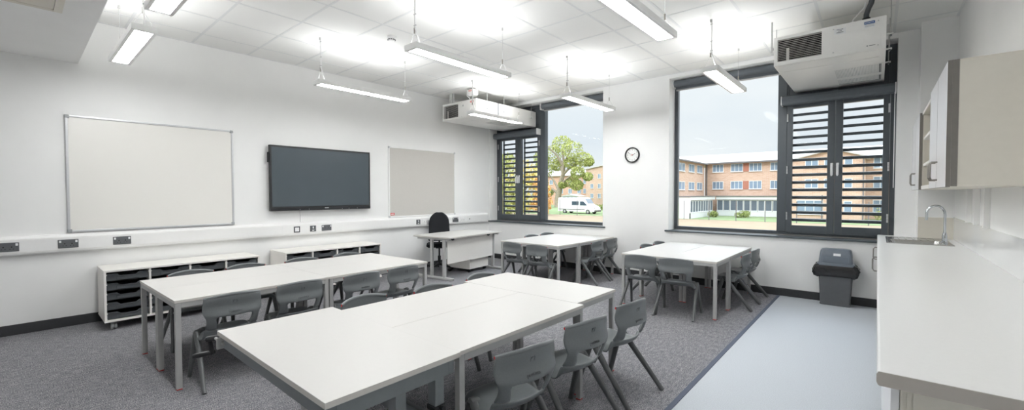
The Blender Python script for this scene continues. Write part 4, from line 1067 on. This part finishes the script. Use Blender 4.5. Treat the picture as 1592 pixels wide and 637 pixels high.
# far buildings in the left window
t = thing('apartment_block', 'orange brick block with small white windows at right of the left window', 'building', (-56, 102, G))
b = B(); b.prism([(-59.6, G), (-50, G), (-50, 7.6), (-54.8, 8.7), (-59.6, 8.0)], 'y', 100, 108); build('wall', b, 'brick', t, smooth=False)
b = B(); b.prism([(-60.1, 7.9), (-54.8, 8.72), (-49.5, 7.5), (-49.5, 7.7), (-54.8, 8.95), (-60.1, 8.1)], 'y', 99.6, 108); build('roof', b, 'roof', t, smooth=False)
for z in (5.5, 2.9, .3):
    for a in (-58.2, -56.0, -53.6): facade_window(t, 'y', (a, 100, z), .9, 1.2, 2)
t = thing('rust_brick_block', 'rust coloured brick block with pale roof behind the tree', 'building', (-67, 104, G))
b = B(); b.box(-78, -60.3, 102, 109, G, 6.6); build('wall', b, 'brick2', t, smooth=False)
b = B(); b.prism([(101.5, 6.55), (101.5, 6.75), (105.5, 8.4), (109.5, 6.75), (109.5, 6.55)], 'x', -78.5, -60.25); build('roof', b, 'roof', t, smooth=False)
for z in (4.2, 1.6):
    for a in (-76, -73, -69.5, -66.5, -63.5, -61.6): facade_window(t, 'y', (a, 102, z), 1.2, 1.3, 2)
t = thing('glass_pavilion', 'low white glazed pavilion behind the roof of the van', 'building', (-60, 90, G))
b = B(); b.prism([(-61.5, .9), (-59.0, 1.35), (-56.5, .9), (-56.5, .75), (-61.5, .75)], 'y', 91, 95); build('roof', b, 'extwhite', t, smooth=False)
b = B(); b.box(-61.3, -56.7, 91.3, 95, G, -.4); build('base', b, 'extwhite', t, smooth=False)
for k in range(4): facade_window(t, 'y', (-61.3+1.15*k, 91.3, -.4), 1.1, 1.15, 1)

# trees
def leaves(b, centres, n, s, rnd):
    bm = b.bm
    for i in range(n):
        c, r = rnd.choice(centres)
        while True:
            d = Vector((rnd.uniform(-1, 1), rnd.uniform(-1, 1), rnd.uniform(-1, 1)))
            if d.length < 1: break
        d = d.normalized()*(d.length**.45)
        p = Vector(c)+Vector((d.x*r, d.y*r, d.z*r*.8))
        q = Euler((rnd.uniform(0, 6), rnd.uniform(0, 6), rnd.uniform(0, 6))).to_matrix()
        w = s*rnd.uniform(.6, 1.3)
        vs = [bm.verts.new(p+q @ Vector(v)*w) for v in ((-.5, -.1, 0), (0, -.35, .08), (.5, 0, 0), (0, .35, .08))]
        bm.faces.new(vs)
def tree(name, label, x, y, h, trunk_r, centres, n, s, leafm, branches, seed):
    rnd = random.Random(seed)
    t = thing(name, label, 'tree', (x, y, G), group='trees outside the left window')
    b = B()
    for br in branches: b.tube([Vector(p[:3]) for p in br], [p[3] for p in br], 9)
    build('trunk', b, 'bark', t)
    b = B(); leaves(b, centres, n, s, rnd); build('foliage', b, leafm, t, smooth=False)
rnd = random.Random(5)
tx, ty = -57.6, 84
br = [[(tx, ty, G, .95), (tx-.1, ty, .5, .75), (tx+.5, ty, 3.2, .62), (tx+1.3, ty, 6, .5), (tx+1.6, ty, 8.5, .35), (tx+1.2, ty, 11.5, .18)]]
for (ax, ay, az, ex, ey, ez) in ((.2, 0, 2.2, -4.5, 1, 7.5), (.5, 0, 3.2, 6.5, -1, 6.8), (1.3, 0, 6, -2, 2, 11), (1.3, 0, 6, 7, 1, 9.5), (1.5, 0, 7.5, 5, -2, 12), (.1, 0, 1.4, -5, -2, 4.2), (.3, 0, 2.6, 5, 2, 3.8), (1.5, 0, 8, -2.5, -2, 13.5)):
    br.append([(tx+ax, ty+ay, az, .36), (tx+(ax*2+ex)/3, ty+(ay*2+ey)/3, (az*2+ez)/3+.5, .24), (tx+ex, ty+ey, ez, .08)])
cen = [((tx-4.2, ty, 7.5), 2.6), ((tx-2.5, ty+1, 11), 2.7), ((tx+1, ty, 13.2), 2.4), ((tx+4.5, ty-1, 11.5), 2.6), ((tx+7, ty, 9.2), 2.1), ((tx+8.3, ty, 8.6), 1.2), ((tx+6.0, ty-1, 6.3), 1.7), ((tx+3.2, ty+1, 4.2), 1.8), ((tx+5.2, ty, 3.4), 1.5), ((tx-4.8, ty-1, 4.2), 2.2), ((tx-3.4, ty, 1.9), 1.7), ((tx-5.0, ty, 10.2), 2.0), ((tx-1.0, ty+1, 8.2), 1.6), ((tx+3.5, ty, 8.6), 1.7), ((tx-5.6, ty, 1.0), 1.8), ((tx+8.0, ty, 5.3), 1.2), ((tx+1.2, ty, 3.6), 1.1)]
tree('oak_tree', 'large pale green oak tree with bare patches behind the white van', tx, ty, 15, 1, cen, 9500, .42, 'leafg', br, 2)
def bushy(name, label, x, y, h, r, lm, seed, n=2600, s=.42):
    rnd = random.Random(seed); cen = []
    for k in range(26):
        z = rnd.uniform(.06, 1); rad = r*(1-.55*max(0, z-.45)/.55)
        a = rnd.uniform(0, 2*PI); cen.append(((x+rad*.75*math.cos(a), y+rad*.75*math.sin(a), G+z*(h-r*.4)), r*.42))
    br = [[(x, y, G, .3), (x+.1, y, G+h*.4, .22), (x, y, G+h*.8, .08)]]
    for k in range(5):
        a = 2*PI*k/5; br.append([(x+.05, y, G+h*.3, .14), (x+r*.6*math.cos(a), y+r*.6*math.sin(a), G+h*.6, .05)])
    tree(name, label, x, y, h, .3, cen, n, s, lm, br, seed)
bushy('bushy_tree', 'tall green tree behind the left louvred leaf of the left window', -42.5, 47, 9.5, 3.6, 'leafg', 11, 3400)
bushy('autumn_tree', 'yellow autumn tree behind the right louvred leaf of the left window', -48.0, 58.5, 9.6, 3.9, 'leafy', 12, 3200)
bushy('orange_shrub', 'orange autumn shrub low behind the louvred doors of the left window', -37.8, 50.6, 6.0, 1.6, 'leafo', 13, 1400, .34)
def shrub(label, x, y, w, h, seed):
    rnd = random.Random(seed); b = B(); cen = [((x+rnd.uniform(-w, w)*.5, y+rnd.uniform(-.4, .4), G+rnd.uniform(.2, .7)*h), .4*h+.1) for k in range(12)]
    leaves(b, cen, 700, .18, rnd); o = build('shrub', b, 'hedge', None, smooth=False); tag(o, label, 'shrub')
shrub('small round shrub on the lawn before the white glazed ground floor', -13.3, 61.5, 1.2, .9, 4)
shrub('small shrub on the lawn below the drainpipe corner of the brick building', -16.6, 60.5, .7, .8, 6)
shrub('clipped hedge at the right edge of the view through the right window', .9, 63.5, 1.3, 1.5, 8)
b = B(); rnd = random.Random(9); leaves(b, [((-46+.7*k, 74, G+.5), .7) for k in range(18)], 2400, .3, rnd); tag(build('hedge', b, 'hedge', smooth=False), 'long clipped hedge behind the front of the white van', 'hedge')

# van
vx, vy = -39.9, 58.0
t = thing('van', 'white high roof van parked on the lawn in the left window', 'van', (-36.4, vy+1, G), R(-2))
def vsec(x, pts): return [(x, p[0], p[1]) for p in pts]
def prof(hw, zb, zm, zt, rw): return [(-hw*.96, zb), (-hw, zb+.25), (-hw, zm), (-hw*rw, zt-.12), (-hw*rw+.14, zt), (hw*rw-.14, zt), (hw*rw, zt-.12), (hw, zm), (hw, zb+.25), (hw*.96, zb)]
b = B(); x0 = -3.5
sec = [(0, .98, .38, 1.3, 2.46, .90), (.08, 1.0, .35, 1.3, 2.55, .9), (4.6, 1.0, .35, 1.3, 2.58, .9), (5.05, 1.0, .35, 1.3, 2.5, .88), (5.75, 1.0, .35, 1.28, 1.55, .86), (6.3, .99, .35, 1.15, 1.33, .86), (6.75, .95, .35, .95, 1.12, .85), (6.95, .88, .38, .7, .9, .85)]
b.loft([vsec(x0+s_[0], prof(*s_[1:])) for s_ in sec]); build('body', b, 'van', t, local=True, angle=40)
b = B(); b.prism([(x0+2.75, 1.35), (x0+2.75, 1.98), (x0+4.05, 1.98), (x0+4.05, 1.35)], 'y', -1.0, -.9); b.prism([(x0+4.3, 1.3), (x0+4.3, 1.95), (x0+4.95, 1.95), (x0+5.5, 1.45), (x0+5.5, 1.3)], 'y', -1.01, -.9)
b.prism([(x0+5.15, 2.33), (x0+5.7, 1.62), (x0+5.73, 1.66), (x0+5.18, 2.38)], 'y', -.78, .78); build('windows', b, 'vangl', t, local=True)
b = B(); b.box(x0+.1, x0+5.2, -1.02, -.9, .62, .74, .01); b.box(x0+6.55, x0+6.99, -.9, .9, .35, .62, .04); build('trim_strip', b, 'gutter', t, local=True)
b = B(); b.box(x0+6.7, x0+6.9, -.86, -.62, .82, 1.05, .03); b.box(x0+6.7, x0+6.9, .62, .86, .82, 1.05, .03); build('headlamp', b, 'alu', t, local=True)
for wx in (1.35, 5.75):
    for sg in (-1, 1):
        b = B(); b.cyl((x0+wx, sg*.78, .36), (x0+wx, sg*1.01, .36), .36, 24); w = build('wheel', b, 'tyre', t, local=True)
        b = B(); b.cyl((x0+wx, sg*1.0, .36), (x0+wx, sg*1.02, .36), .2, 20); build('hub_cap', b, 'alu', w, local=True)

# ------------------------------------------------------------------ sky, sun, camera
w = bpy.data.worlds.new('sky'); bpy.context.scene.world = w; w.use_nodes = True
nt = w.node_tree; bg = nt.nodes['Background']
tc = nt.nodes.new('ShaderNodeTexCoord'); sp = nt.nodes.new('ShaderNodeSeparateXYZ'); nt.links.new(tc.outputs['Generated'], sp.inputs[0])
rp = nt.nodes.new('ShaderNodeValToRGB'); nt.links.new(sp.outputs[2], rp.inputs['Fac'])
rp.color_ramp.elements[0].position = 0; rp.color_ramp.elements[0].color = (.80, .86, .91, 1)
rp.color_ramp.elements[1].position = 1; rp.color_ramp.elements[1].color = (.55, .70, .90, 1)
e = rp.color_ramp.elements.new(.12); e.color = (.76, .82, .89, 1)
e = rp.color_ramp.elements.new(.34); e.color = (.92, .95, .98, 1)
nz = nt.nodes.new('ShaderNodeTexNoise'); nz.inputs['Scale'].default_value = 2.6; nz.inputs['Detail'].default_value = 5
mp = nt.nodes.new('ShaderNodeMapping'); mp.inputs['Scale'].default_value = (1, 1, 3); nt.links.new(tc.outputs['Generated'], mp.inputs[0]); nt.links.new(mp.outputs[0], nz.inputs['Vector'])
r2 = nt.nodes.new('ShaderNodeValToRGB'); r2.color_ramp.elements[0].position = .42; r2.color_ramp.elements[1].position = .68
r2.color_ramp.elements[0].color = (0, 0, 0, 1); r2.color_ramp.elements[1].color = (.7, .7, .7, 1)
nt.links.new(nz.outputs['Fac'], r2.inputs['Fac'])
mx = nt.nodes.new('ShaderNodeMixRGB'); mx.inputs[2].default_value = (.95, .96, .97, 1)
nt.links.new(r2.outputs[0], mx.inputs[0]); nt.links.new(rp.outputs[0], mx.inputs[1]); nt.links.new(mx.outputs[0], bg.inputs['Color'])
mr = nt.nodes.new('ShaderNodeMapRange'); mr.interpolation_type = 'SMOOTHSTEP'
mr.inputs['From Min'].default_value = .27; mr.inputs['From Max'].default_value = .62; mr.inputs['To Min'].default_value = .68; mr.inputs['To Max'].default_value = 4.0
nt.links.new(sp.outputs[2], mr.inputs['Value']); nt.links.new(mr.outputs[0], bg.inputs['Strength'])
sun = bpy.data.lights.new('sun', 'SUN'); sun.energy = .5; sun.angle = R(1.5); sun.color = (1, .98, .96)
so = bpy.data.objects.new('sun', sun); C.objects.link(so); so.location = (0, -20, 40)
so.rotation_euler = Vector((.35, .75, -.62)).to_track_quat('-Z', 'Y').to_euler()

cam = bpy.data.cameras.new('camera'); co = bpy.data.objects.new('camera', cam); C.objects.link(co)
cam.sensor_width = 36; cam.sensor_fit = 'HORIZONTAL'; cam.lens = 661.28/1592*36; cam.clip_start = .03; cam.clip_end = 500
yw, pt, ro = R(40.65), R(1.437), R(-.113)
fw = Vector((-math.sin(yw)*math.cos(pt), math.cos(yw)*math.cos(pt), -math.sin(pt))); rt = Vector((math.cos(yw), math.sin(yw), 0)); up = rt.cross(fw)
r2_ = rt*math.cos(ro)+up*math.sin(ro); u2 = up*math.cos(ro)-rt*math.sin(ro)
m = Matrix((r2_, u2, -fw)).transposed().to_4x4(); m.translation = Vector((0, 0, 1.35)); co.matrix_world = m
sc = bpy.context.scene; sc.camera = co
sc.view_settings.view_transform = 'Standard'; sc.view_settings.look = 'None'; sc.view_settings.exposure = 0.64; sc.view_settings.gamma = 1; sc.view_settings.use_curve_mapping = False
sc.cycles.use_denoising = True; sc.cycles.max_bounces = 10; sc.cycles.diffuse_bounces = 6; sc.cycles.transparent_max_bounces = 12; sc.cycles.sample_clamp_indirect = 6
